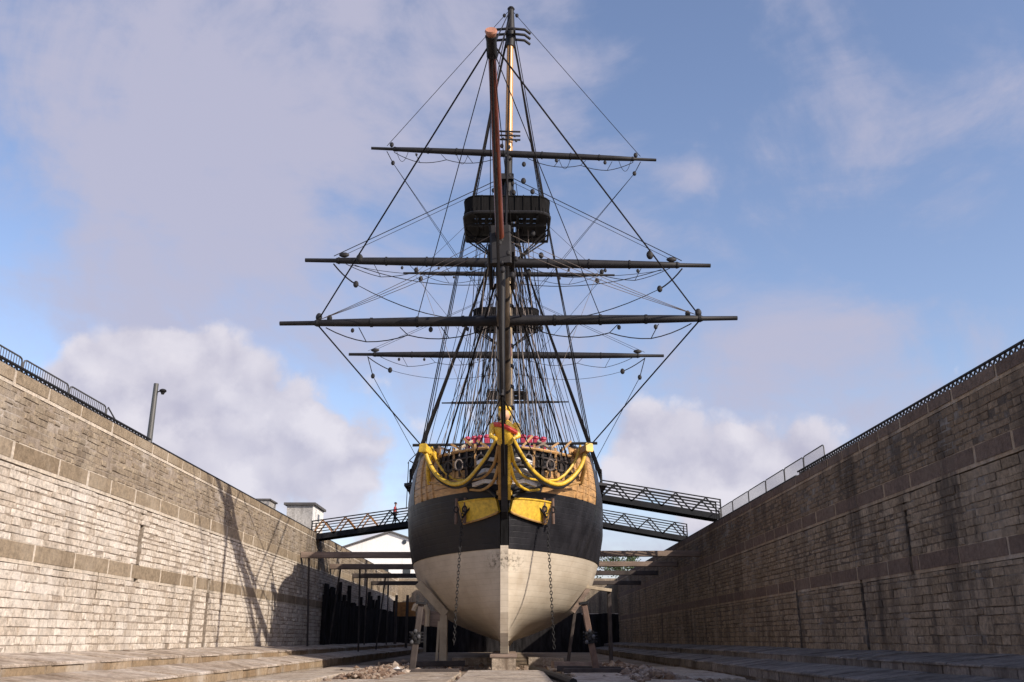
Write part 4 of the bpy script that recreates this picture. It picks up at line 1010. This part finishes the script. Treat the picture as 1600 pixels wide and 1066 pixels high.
# figurehead: gilded crowned bust with a red sash
fx, fy, fz = CX + .02, 45.9, 11.3; FS = 1.38
def fpart(mbx, *k, **kw):
    mbx.v = [(fx + (x - fx) * FS, fy + (y - fy) * FS, fz + (z - fz) * FS) for x, y, z in mbx.v]
    return part(mbx, *k, **kw)
q = MB(); q.tube([(fx, fy + .3, fz), (fx, fy + .1, fz + .25), (fx, fy, fz + .5), (fx, fy - .02, fz + .68), (fx, fy - .05, fz + .78)], [.3, .38, .42, .26, .15], 12); fig = fpart(q, 'figurehead', M['gold'], smooth=True)
q = MB(); q.ball((fx, fy - .08, fz + .95), .19, .21, .24, 12, 8); q.ball((fx, fy - .29, fz + .93), .035, .05, .05, 6, 4); fpart(q, 'head', M['skin_tone'], fig, smooth=True)
q = MB(); q.ball((fx, fy + .0, fz + 1.04), .25, .22, .2, 10, 6)
for k in range(9):
    a = k * 2 * pi / 9; q.ball((fx + .2 * math.cos(a), fy - .02 + .2 * math.sin(a), fz + 1.2), .05, .05, .09, 6, 4)
fpart(q, 'crown', M['gold'], fig, smooth=True, kind='stuff')
q = MB(); q.tube([(fx - .42, fy + .02, fz + .62), (fx - .2, fy - .32, fz + .55), (fx + .1, fy - .4, fz + .42), (fx + .42, fy - .1, fz + .3)], .1, 6); fpart(q, 'sash', M['red'], fig, smooth=True)
for s in (-1, 1):
    q = MB(); q.ball((fx + s * .42, fy, fz + .55), .16, .17, .15, 8, 5); q.tube([(fx + s * .44, fy, fz + .5), (fx + s * .5, fy - .1, fz + .15), (fx + s * .3, fy - .25, fz + .02)], [.12, .1, .07], 8); fpart(q, 'arm', M['gold'], fig, smooth=True, kind='stuff')

# ------------------------------------------------------------------ spars
def spar(name, pts, rs, m, parent=None, n=14):
    q = MB(); q.tube(pts, rs, n); return part(q, name, m, parent, True)
BA = Vector((CX, 53.5, 9.35)); BC = Vector((-.34, 37.6, 18.12))
def bsp(t): return BA.lerp(BC, t)
bow = spar('bowsprit', [bsp(t) for t in (0, .3, .6, .8, .93)], [.36, .36, .35, .33, .31], M['brownspar'])
spar('bowsprit_head', [bsp(.93), bsp(1.0)], [.33, .30], M['spar'], bow)
for t in (.40, .52, .64, .76, .86):
    q = MB(); q.tube([bsp(t - .005), bsp(t + .005)], .37 if t < .6 else .35, 14); part(q, 'woolding', M['rope'], bow)
for t in (.28, .305):
    q = MB(); c = bsp(t); q.tube([c + Vector((0, 0, .46)), c + Vector((-.5, 0, -.1)), c + Vector((-.3, .2, -1.2)), c + Vector((.3, .2, -1.2)), c + Vector((.5, 0, -.1)), c + Vector((0, 0, .46))], .07, 6); part(q, 'gammoning', M['rope'], bow)
JT = Vector((-.72, 29.0, 23.25)); JH = Vector((-.12, 44.2, 15.35))
JC = Vector((-.46, 37.5, 18.75))
jb = spar('jib_boom', [JH, JC, JC.lerp(JT, .5), JT], [.2, .19, .17, .15], M['redwood'])
jd = (JT - JC).normalized()
q = MB(); q.tube([JT - jd * .9, JT - jd * .25, JT - jd * .05], [.21, .2, .24], 12); part(q, 'iron_band', M['iron'], jb, True)
q = MB(); q.tube([JT - jd * .05, JT + jd * .12, JT + jd * .2], [.17, .24, .21], 12); part(q, 'boom_cap', M['salmon'], jb, True)
q = MB(); q.beam((-.40, 37.6, 17.55), (-.46, 37.55, 19.35), .95, .45, up=(0, 1, 0), c=.08); part(q, 'bowsprit_cap', M['spar'])
# bees and blocks around the bowsprit cap
for s in (-1, 1):
    q = MB(); q.beam((-.38 + s * .5, 39.6, 17.3), (-.40 + s * .52, 37.6, 18.35), .18, .55, c=.04); part(q, 'bee_block', M['spar'])
DS = Vector((-.36, 37.9, 11.6))
spar('dolphin_striker', [(-.36, 37.75, 17.7), DS], [.15, .11], M['spar'])

def yard(name, L, Rr, r, m=None):
    L = Vector(L); Rr = Vector(Rr); T = [0, .075, .078, .15, .3, .44, .56, .7, .85, .922, .925, 1]
    K = [.42, .46, .62, .76, .93, 1, 1, .93, .76, .62, .46, .42]
    o = spar(name, [L.lerp(Rr, t) for t in T], [r * k for k in K], m or M['spar'])
    for t in (.083, .917, .2, .3, .4, .6, .7, .8):
        c = L.lerp(Rr, t); k = interp(list(zip(T, K)), t); d = (Rr - L).normalized()
        q = MB(); q.tube([c - d * .06, c + d * .06], r * k * 1.16, 12); part(q, 'yard_band', M['iron'], o)
    return o
spr = ((-11.03, 41.3, 16.04), (10.90, 41.3, 16.33)); fore = ((-14.83, 61.0, 27.73), (14.47, 61.0, 27.33)); tops = ((-10.49, 61, 36.89), (10.97, 61, 35.91))
mainy = ((-15.72, 85, 28.04), (14.97, 85, 27.91)); mtop = ((-10.73, 85, 36.58), (10.47, 85, 36.37)); miz = ((-8.03, 104, 27.96), (6.83, 104, 28.11))
yard('spritsail_yard', *spr, .25); yard('fore_yard', *fore, .35); yard('topsail_yard', *tops, .26)
yard('main_yard', *mainy, .34); yard('topsail_yard', *mtop, .25); yard('crossjack_yard', *miz, .19)

def mast(name, y, x0, x1, zlow, ztop, r, m):  # lower mast
    return spar(name, [(x0, y, zlow), (x0 + (x1 - x0) * .5, y, (zlow + ztop) / 2), (x1, y, ztop)], [r * 1.05, r, r * .85], m)
fm = mast('fore_mast', 62, -.30, -.26, 5, 34.2, .46, M['buff'])
spar('mast_head', [(-.265, 62, 27.0), (-.26, 62, 34.3)], [.56, .5], M['spar'], fm)
for z in (15.5, 17, 18.5, 20, 21.5, 23, 24.5):
    q = MB(); q.tube([(-.28, 62, z - .1), (-.28, 62, z + .1)], .56, 14); part(q, 'mast_band', M['rope'], fm)
ft = spar('fore_topmast', [(-.22, 61.15, 29.5), (-.12, 61.15, 36.2)], [.30, .29], M['spar'])
spar('varnished_section', [(-.12, 61.15, 36.2), (-.02, 61.15, 46.0)], [.30, .25], M['honey'], ft)
spar('topmast_head', [(-.02, 61.15, 46.0), (.02, 61.15, 46.9), (.04, 61.15, 49.4)], [.34, .36, .24], M['spar'], ft)
spar('truck', [(.04, 61.15, 49.4), (.05, 61.15, 49.55), (.05, 61.15, 49.7)], [.2, .3, .2], M['spar'], ft)
for k, y in enumerate((60.5, 61.15, 61.85)):
    q = MB(); q.tube([(.02 - 1.55, y + .35, 47.0), (.02 - 1.1, y, 47.12), (.02, y - .05, 47.2), (.02 + 1.1, y, 47.12), (.02 + 1.55, y + .35, 47.0)], .105, 8); part(q, 'crosstree', M['spar'], ft, True)
for s in (-1, 1):
    q = MB(); q.beam((.02 + s * .3, 60.2, 46.95), (.02 + s * .3, 62.2, 46.95), .16, .24); part(q, 'trestletree', M['spar'], ft)
q = MB(); q.beam((-.24, 61.6, 34.15), (-.24, 61.6, 34.6), 1.0, 1.9, up=(0, 1, 0), c=.08); part(q, 'mast_cap', M['spar'], fm)
mm = mast('main_mast', 86, -.4, -.4, 5, 34.5, .55, M['buff'])
spar('mast_head', [(-.4, 86, 27.5), (-.4, 86, 34.6)], [.58, .52], M['spar'], mm)
spar('main_topmast', [(-.4, 85.15, 30), (-.4, 85.15, 47)], [.31, .22], M['spar'])
zm = mast('mizzen_mast', 104, -.4, -.4, 6, 31, .42, M['buff'])
spar('mizzen_topmast', [(-.4, 103.3, 28), (-.4, 103.3, 40)], [.24, .16], M['spar'])

# fighting tops
def fighting_top(cx, yf, yb, z, hw, hrail, nm):
    step = .25; nx = int(2 * hw / step); ny = int((yb - yf) / step)
    q = MB(); cells = set()
    for i in range(nx):
        for j in range(ny):
            x = -hw + (i + .5) * step; y = (j + .5) * step
            # rounded front corners, holes for the mast and light holes
            if (abs(x) > hw - 1.0 and y < 1.0 and (abs(x) - hw + 1.0) ** 2 + (1.0 - y) ** 2 > 1.05): continue
            if abs(x) < .8 and 1.6 < y < 3.4: continue
            if j in (4, 7) and int(abs(x) / step) in (4, 6, 8) : continue
            if x > .9 and x < 1.7 and j == 8: continue
            cells.add((i, j))
    for (i, j) in cells:
        x0 = cx - hw + i * step; y0 = yf + j * step
        q.add([(x0, y0, z), (x0 + step, y0, z), (x0 + step, y0 + step, z), (x0, y0 + step, z)], [(0, 3, 2, 1)])
        q.add([(x0, y0, z + .1), (x0 + step, y0, z + .1), (x0 + step, y0 + step, z + .1), (x0, y0 + step, z + .1)], [(0, 1, 2, 3)])
    top = part(q, nm, M['spar'])
    q = MB(); rim = []
    for k in range(7): a = pi / 2 * k / 6; rim.append((cx - hw + 1.0 - math.sin(pi / 2 - a) * 1.0, yf + 1.0 - math.sin(a) * 1.0))
    rim = [(cx - hw, yb)] + rim
    rim = rim + [(2 * cx - x, y) for x, y in reversed(rim)]
    q.tube([(x, y, z + .05) for x, y in rim] + [(rim[0][0], rim[0][1], z + .05)], .12, 6); part(q, 'rim', M['spar'], top)
    for x in (-2.2, -.75, .75, 2.2):
        q = MB(); q.beam((cx + x, yf + .3, z - .12), (cx + x, yb - .1, z - .12), .16, .2); part(q, 'joist', M['spar'], top)
    for y in (yf + 1.5, yb - 1.4):
        q = MB(); q.beam((cx - hw + .2, y, z - .28), (cx + hw - .2, y, z - .28), .22, .2); part(q, 'crosstree', M['spar'], top)
    if hrail > .6:
        q = MB(); fr = [p for p in rim if p[1] < yf + 2.6]; fr = [(cx - hw, yf + 3.2)] + fr + [(cx + hw, yf + 3.2)]
        v = []
        for x, y in fr:
            k = 1 + .02 * math.sin(x * 2)
            v += [(x, y, z + .08), (x, y, z + hrail * k * .85)]
        m_ = len(fr); q.add(v, [(2 * i, 2 * i + 2, 2 * i + 3, 2 * i + 1) for i in range(m_ - 1)])
        v2 = [(cx + (x - cx) * .985, yf + 2 + (y - yf - 2) * .985, zz_) for x, y, zz_ in v]
        q.add(v2, [(2 * i + 1, 2 * i + 3, 2 * i + 2, 2 * i) for i in range(m_ - 1)])
        q.tube([v[2 * i + 1] for i in range(m_)], .06, 6)
        part(q, 'weather_cloth', M['tar'], top)
        for x, y in fr:
            q = MB(); q.tube([(x, y, z + .1), (x, y, z + .45)], .045, 5); part(q, 'stanchion', M['tar'], top)
        for t in (-2.4, -1.8, -1.2, -.6, .6, 1.2, 1.8, 2.4):
            q = MB(); q.tube([(cx + t, yf - .03, z + .1), (cx + t, yf - .05, z + hrail * .9)], .04, 5); part(q, 'stanchion', M['tar'], top)
    else:
        q = MB(); q.tube([(x, y, z + hrail) for x, y in rim[1:-1]], .05, 6); part(q, 'top_rail', M['spar'], top)
    return top
fighting_top(-.24, 59.5, 64.6, 30.8, 3.1, 1.55, 'fore_top')
fighting_top(-.4, 83.5, 88.6, 31.5, 3.2, 1.0, 'main_top')
fighting_top(-.4, 102, 105.6, 28.8, 2.3, .3, 'mizzen_top')

# ------------------------------------------------------------------ rigging
def rope(name, pts, r, m=None, n=5, kind=None):
    q = MB(); q.tube(pts, r, n, False); return part(q, name, m or M['rope'], None, True, kind)
def block(c, r=.17, drop=True):
    q = MB(); q.ball(c, r, r * .7, r * 1.35, 8, 6); part(q, 'block', M['spar'], None, True)
fcx = -.25
for s in (-1, 1):
    # fore, main and mizzen lower shrouds, deadeyes, ratlines
    for (y, zt, cx, yb, n, halfw, zb_, rr, chs) in ((62.3, 30.6, -.26, 61.6, 6, 6.45, 11.6, .04, 1), (86.3, 31.3, -.4, 86, 6, 6.75, 11.6, .045, 1), (104.2, 28.6, -.4, 103.8, 4, 5.5, 13.0, .035, 0)):
        tops_, bots = [], []
        for i in range(n):
            a = Vector((cx + s * .45, y + .1 * (i % 3), zt)); b = Vector((CX + s * (halfw + .105 * i * .95), yb + i * .95, zb_ + .9))
            rope('shroud', [a, b], rr)
            q = MB(); q.tube([b + Vector((0, 0, -.75)), b], .03, 5); q.ball(b, .09, .17, .17, 8, 5); q.ball(b + Vector((0, 0, -.75)), .09, .17, .17, 8, 5); part(q, 'deadeye', M['iron'], None, False, 'stuff')
            tops_.append(a); bots.append(b)
        q = MB()
        for k in range(1, 42):
            t = k / 44
            q.tube([bots[i].lerp(tops_[i], t) for i in (0, n // 2, n - 1)], .010, 3, False)
        part(q, 'ratlines', M['rope'], None, False, 'stuff')
    # futtock shrouds
    for (cx, hw, z, y0, y1, zc) in ((-.26, 3.05, 30.75, 62.2, 64.3, 28.2), (-.4, 3.1, 31.45, 86, 88.3, 29.2)):
        for k in range(3):
            y = y0 + (y1 - y0) * k / 2; rope('futtock_shroud', [(cx + s * (hw - .35 * k * 0), y, z), (cx + s * .6, y0 + .1, zc)], .06)
    # topmast shrouds down to the tops
    for k in range(3): rope('topmast_shroud', [(-.02 + s * .28, 61.3, 46.9), (-.24 + s * 2.95, 61.6 + k * 1.1, 31.0)], .055 if k == 0 else .04)
    for k in range(3): rope('topmast_shroud', [(-.4 + s * .28, 85.3, 46), (-.4 + s * 2.95, 85.6 + k * 1.1, 31.6)], .05)
    q = MB(); 
    for k in range(1, 24):
        t = k / 26
        q.tube([Vector((-.02 + s * .28, 61.3, 46.9)).lerp(Vector((-.24 + s * 2.95, 61.6 + j * 1.1, 31.0)), t) for j in (0, 1, 2)], .012, 3, False)
    part(q, 'ratlines', M['rope'], None, False, 'stuff')
    # backstays
    rope('backstay', [(-.02 + s * .25, 61.6, 46.8), (-.24 + s * 3.35, 64.2, 31.0), (CX + s * 7.0, 68.6, 12.5)], .042)
    rope('backstay', [(-.02 + s * .25, 61.6, 46.8), (-.24 + s * 3.5, 64.8, 30.0), (CX + s * 7.0, 69.6, 12.5)], .04)
    rope('backstay', [(-.02 + s * .2, 61.6, 48.8), (CX + s * 6.9, 70.6, 12.5)], .035)
    rope('backstay', [(-.4 + s * .25, 85.6, 46), (CX + s * 7.2, 94.5, 12.5)], .045)
    rope('backstay', [(-.4 + s * .25, 103.6, 39.5), (CX + s * 5.6, 109.5, 13.2)], .04)
    # jib guys: boom end - spritsail yardarm - cathead
    ya = Vector(spr[0]).lerp(Vector(spr[1]), .085 if s < 0 else .915)
    je = JT - jd * .55
    rope('jib_guy', [je + Vector((s * .18, 0, 0)), ya + Vector((0, 0, .22))], .038, n=6)
    rope('jib_guy', [ya + Vector((0, 0, -.15)), (-5.2 if s < 0 else 4.7, 52.2, 12.4)], .038, n=6)
    mid = je.lerp(ya, .72)
    block(tuple(mid), .16)
    block(tuple(ya + Vector((0, -.05, .28))), .16); block(tuple(ya + Vector((s * -.5, 0, .24))), .13)
    rope('inner_guy', [je + Vector((s * .1, 0, -.2)), Vector(spr[0]).lerp(Vector(spr[1]), .5 + s * .2) + Vector((0, 0, .2))], .02)
    rope('foot_rope', [je + Vector((s * .05, 0, -.3)), (-.4 + s * .5, 37.7, 18.9)], .02)
    # spritsail lifts and braces
    for k in range(3): rope('lift', sag(ya + Vector((s * -.1 - .0, 0, .2)), (-.4 + s * .3, 37.7 + .2 * k, 19.1 - .25 * k), .15, 6), .016, M['hemp'], 4)
    # fore topsail yard: lifts and braces
    yt = Vector(tops[0]).lerp(Vector(tops[1]), .055 if s < 0 else .945)
    rope('lift', [yt + Vector((0, 0, .25)), (.02 + s * .25, 61.1, 49.2)], .024)
    block(tuple(yt + Vector((s * -.35, 0, .35))), .16); block((.02 + s * .5, 61.1, 48.9), .14)
    pb = yt + Vector((s * -.45, .35, -1.0)); rope('brace_pendant', [yt + Vector((0, 0, -.2)), pb], .03); block(tuple(pb), .15)
    for k in (0, 1): rope('brace', [pb, (-.4 + s * (.5 + .35 * k), 83.5, 31.2)], .02)
    # fore yard: lifts, braces
    yf = Vector(fore[0]).lerp(Vector(fore[1]), .07 if s < 0 else .93)
    rope('lift', [yf + Vector((0, 0, .35)), (-.24 + s * .5, 61.3, 34.5)], .032); 
    rope('lift', [yf + Vector((s * -.6, 0, .35)), (-.24 + s * .4, 61.3, 34.2)], .02)
    q = MB(); q.ball(tuple(yf + Vector((s * -.75, -.05, .42))), .38, .14, .2, 8, 6); part(q, 'block', M['spar'], None, True)
    pb = yf + Vector((s * -1.6, .6, -1.6)); rope('brace_pendant', sag(yf + Vector((0, 0, -.25)), pb, .15, 5), .055); block(tuple(pb), .2)
    for k in (0, 1): rope('brace', sag(pb, (-.4 + s * (2.6 - .3 * k), 83.6, 31.3), .9, 10), .024)
    rope('buntline', sag(yf + Vector((s * -1.5, .1, -.3)), (-.3 + s * 1.2, 61.8, 26.2), .6, 10), .03)
    rope('clewline', sag(yf + Vector((s * -1.2, .1, -.3)), (-.3 + s * 3.2, 61.4, 26.9), .35, 10), .022)
    rope('tack', sag(yf + Vector((s * -6.0, 0, -.3)), (-.3 + s * 1.4, 62, 14), .2, 6), .016, M['hemp'])
    # main yard: lifts, brace to hull
    ym = Vector(mainy[0]).lerp(Vector(mainy[1]), .06 if s < 0 else .94)
    for k in (0, 1): rope('lift', [ym + Vector((s * -.5 * k, 0, .35)), (-.4 + s * (.6 - .2 * k), 85.2, 34.6)], .02)
    q = MB(); q.ball(tuple(ym + Vector((s * -.7, -.05, .42))), .42, .14, .2, 8, 6); part(q, 'block', M['spar'], None, True)
    pb = ym + Vector((s * -.55, .3, -2.1)); rope('brace_pendant', [ym + Vector((0, 0, -.2)), pb], .045); block(tuple(pb), .2)
    rope('brace', [pb, (CX + s * 6.0, 96, 13.6)], .03)
    pb = ym + Vector((s * -2.2, .3, -1.5)); rope('brace_pendant', sag(ym + Vector((0, 0, -.25)), pb, .1, 5), .05); block(tuple(pb), .22)
    rope('brace', sag(pb, (-.4 + s * 1.0, 84, 25.8), .7, 10), .022)
    # main topsail yard fittings and mizzen
    yt2 = Vector(mtop[0]).lerp(Vector(mtop[1]), .06 if s < 0 else .94)
    rope('lift', [yt2, (-.4 + s * .25, 85.1, 46)], .02); block(tuple(yt2 + Vector((0, 0, .35))), .22); block(tuple(yt2 + Vector((s * -.5, 0, -.6))), .22)
    rope('brace', [yt2 + Vector((0, .2, -.3)), (-.4 + s * .6, 103, 30)], .02)
    yz = Vector(miz[0]).lerp(Vector(miz[1]), .07 if s < 0 else .93)
    rope('lift', [yz, (-.4 + s * .3, 103.6, 34)], .02)
    # footropes with stirrups
    for (yd, t0, dip, nst, ncen) in ((spr, .1, .75, 3, .46), (fore, .1, 1.0, 3, .45), (tops, .08, .8, 3, .45), (mainy, .1, 1.0, 3, .45), (mtop, .1, .8, 2, .45)):
        a = Vector(yd[0]).lerp(Vector(yd[1]), t0 if s < 0 else 1 - t0) + Vector((0, .12, -.2)); b = Vector(yd[0]).lerp(Vector(yd[1]), ncen if s < 0 else 1 - ncen) + Vector((0, .12, -.25))
        pts = [a]
        n = nst + 1
        for k in range(1, n):
            c = a.lerp(b, k / n) - Vector((0, 0, dip * (.75 + .25 * math.sin(k * 2.1)))); pts.append(c)
            rope('stirrup', [c, a.lerp(b, (k - .2) / n)], .022)
        pts.append(b)
        full = []
        for i in range(n):
            full += sag(pts[i], pts[i + 1], .1, 4)[:-1]
        full.append(b); rope('foot_rope', full, .028)
    for yd, rr in ((spr, .25), (fore, .35), (tops, .26), (mainy, .34), (mtop, .25)):
        for t in (.16, .24, .33, .41):
            c = Vector(yd[0]).lerp(Vector(yd[1]), t if s < 0 else 1 - t - .02) + Vector((0, -.05, -rr - .16)); 
            if random.random() < .5: block(tuple(c), random.uniform(.08, .13))
    # bowsprit shrouds and bobstay legs
    rope('bowsprit_shroud', [bsp(.9) + Vector((s * .35, 0, 0)), (CX + s * (hb(2.4, 11.2) + .05), 52.4, 11.0)], .05)
    rope('martingale_stay', [DS, (CX + s * 2.2, 51.2, 10.6)], .03)
    # halyards and falls at the masts
    for (cx, y, zt, zb_, w0, w1, nn) in ((-.26, 61.5, 28, 12.8, .6, 2.6, 6), (-.4, 85.4, 29, 12.8, .6, 2.4, 6), (-.4, 103, 27.5, 13.4, .4, 1.8, 4)):
        for k in range(nn):
            t = k / (nn - 1); rope('halyard', [(cx + s * (w0 + 1.6 * t), y, zt + random.uniform(-.5, 3)), (cx + s * (w0 + (w1 - w0) * t + .4), y - .6 + random.uniform(-.6, .6), zb_)], random.choice((.016, .02, .026)), M['rope'] if k % 3 else M['hemp'], 4)
    # fans of running rigging from the tops and yards to the rails
    for (cx, y, zt, xs, ye, zb_) in ((-.26, 61.7, 27.5, (1.6, 2.4, 3.1, 3.8, 4.5, 5.1), 60.5, 12.6), (-.3, 61.7, 33.5, (2.0, 3.3, 4.6, 5.6), 64.5, 13.4), (-.4, 85.6, 28.5, (1.5, 2.7, 3.8, 4.8, 5.5), 82, 13.0), (-.4, 85.6, 33.5, (2.4, 4.2, 5.8), 90, 13.4), (-.4, 103.6, 27, (1.2, 2.4, 3.4, 4.4, 5.0), 100, 13.4)):
        for xx in xs + tuple(x_ + .37 for x_ in xs[:-1]) + tuple(x_ * .55 for x_ in xs[1:]):
            rope('running_line', [(cx + s * (.35 + random.uniform(0, .5)), y, zt + random.uniform(-2, 1)), (CX + s * (xx + random.uniform(-.2, .2)), ye + random.uniform(-1.5, 1.5), zb_)], random.choice((.016, .02, .024, .028)), M['rope'] if random.random() < .8 else M['hemp'], 4)
    # hanging bights on the topsail yard
    for t in (.09, .30):
        c = Vector(tops[0]).lerp(Vector(tops[1]), t if s < 0 else 1 - t) + Vector((0, -.1, -.2))
        rope('gasket_loop', sag(c, c + Vector((s * -.9, 0, 0)), .9, 8), .02)
# fore and aft stays on the centreline
for a, b, r in (((-.26, 61.6, 30.4), bsp(.52) + Vector((0, 0, .4)), .07), ((-.2, 61, 31.0), bsp(.62) + Vector((0, 0, .4)), .07), ((-.02, 60.9, 46.6), (-.2, 38.2, 18.9), .06),
                ((.02, 60.9, 48.6), (-.62, 30.2, 22.8), .04), ((.02, 60.9, 49.4), (-.68, 29.6, 23.1), .03),
                ((-.4, 85.6, 31.3), (-.3, 63, 13.5), .09), ((-.4, 84.9, 46), (-.28, 62.4, 33.5), .06), ((-.4, 103.6, 28.5), (-.4, 87, 14), .07), ((-.4, 103, 39.5), (-.4, 86.5, 33), .05),
                (DS, JT - jd * .4, .045), (DS + Vector((.05, 0, .1)), JC.lerp(JT, .5), .035)):
    rope('stay', [a, b], r)
for t, y, z in ((.55, 49.3, 8.1), (.72, 49.2, 8.7), (.88, 49.1, 9.2)):
    rope('bobstay', [bsp(t) - Vector((0, 0, .4)), (CX, y, z)], .09, n=6)
rope('martingale', [DS, (CX, 48.8, 9.6)], .07)
# gear on the centreline: hanks, blocks and lashings at the tops
rr_ = random.Random(21)
for i in range(34):
    z = rr_.uniform(26, 35.5); block((-.26 + rr_.gauss(0, .75), 61 + rr_.uniform(-.9, .6), z), rr_.uniform(.10, .2))
for i in range(8): block((-.1 + rr_.gauss(0, .35), 60.8, rr_.uniform(35.6, 39)), rr_.uniform(.08, .15))
for i in range(8): block((-.36 + rr_.gauss(0, .4), 37.4, rr_.uniform(16.8, 19.2)), rr_.uniform(.08, .14))
for k in range(3):
    q = MB(); q.tube([(-.9, 60.9, 38.3 - .35 * k), (-.1, 60.7, 38.15 - .35 * k), (.75, 60.9, 38.25 - .35 * k)], .07, 6); part(q, 'parrel_rib', M['spar'])
# small davit frame on the left side
rope('davit', [(-5.9, 62, 12.7), (-6.9, 62, 13.3), (-7.0, 62, 13.1)], .04)
rope('davit', [(-6.9, 62, 13.3), (-6.3, 62, 13.9), (-5.9, 62, 14.2)], .03)
rope('boat_fall', [(-6.95, 62, 13.2), (-7.0, 62, 10.0)], .028); rope('boat_fall', [(-6.6, 62, 13.0), (-6.7, 62, 10.2)], .02)
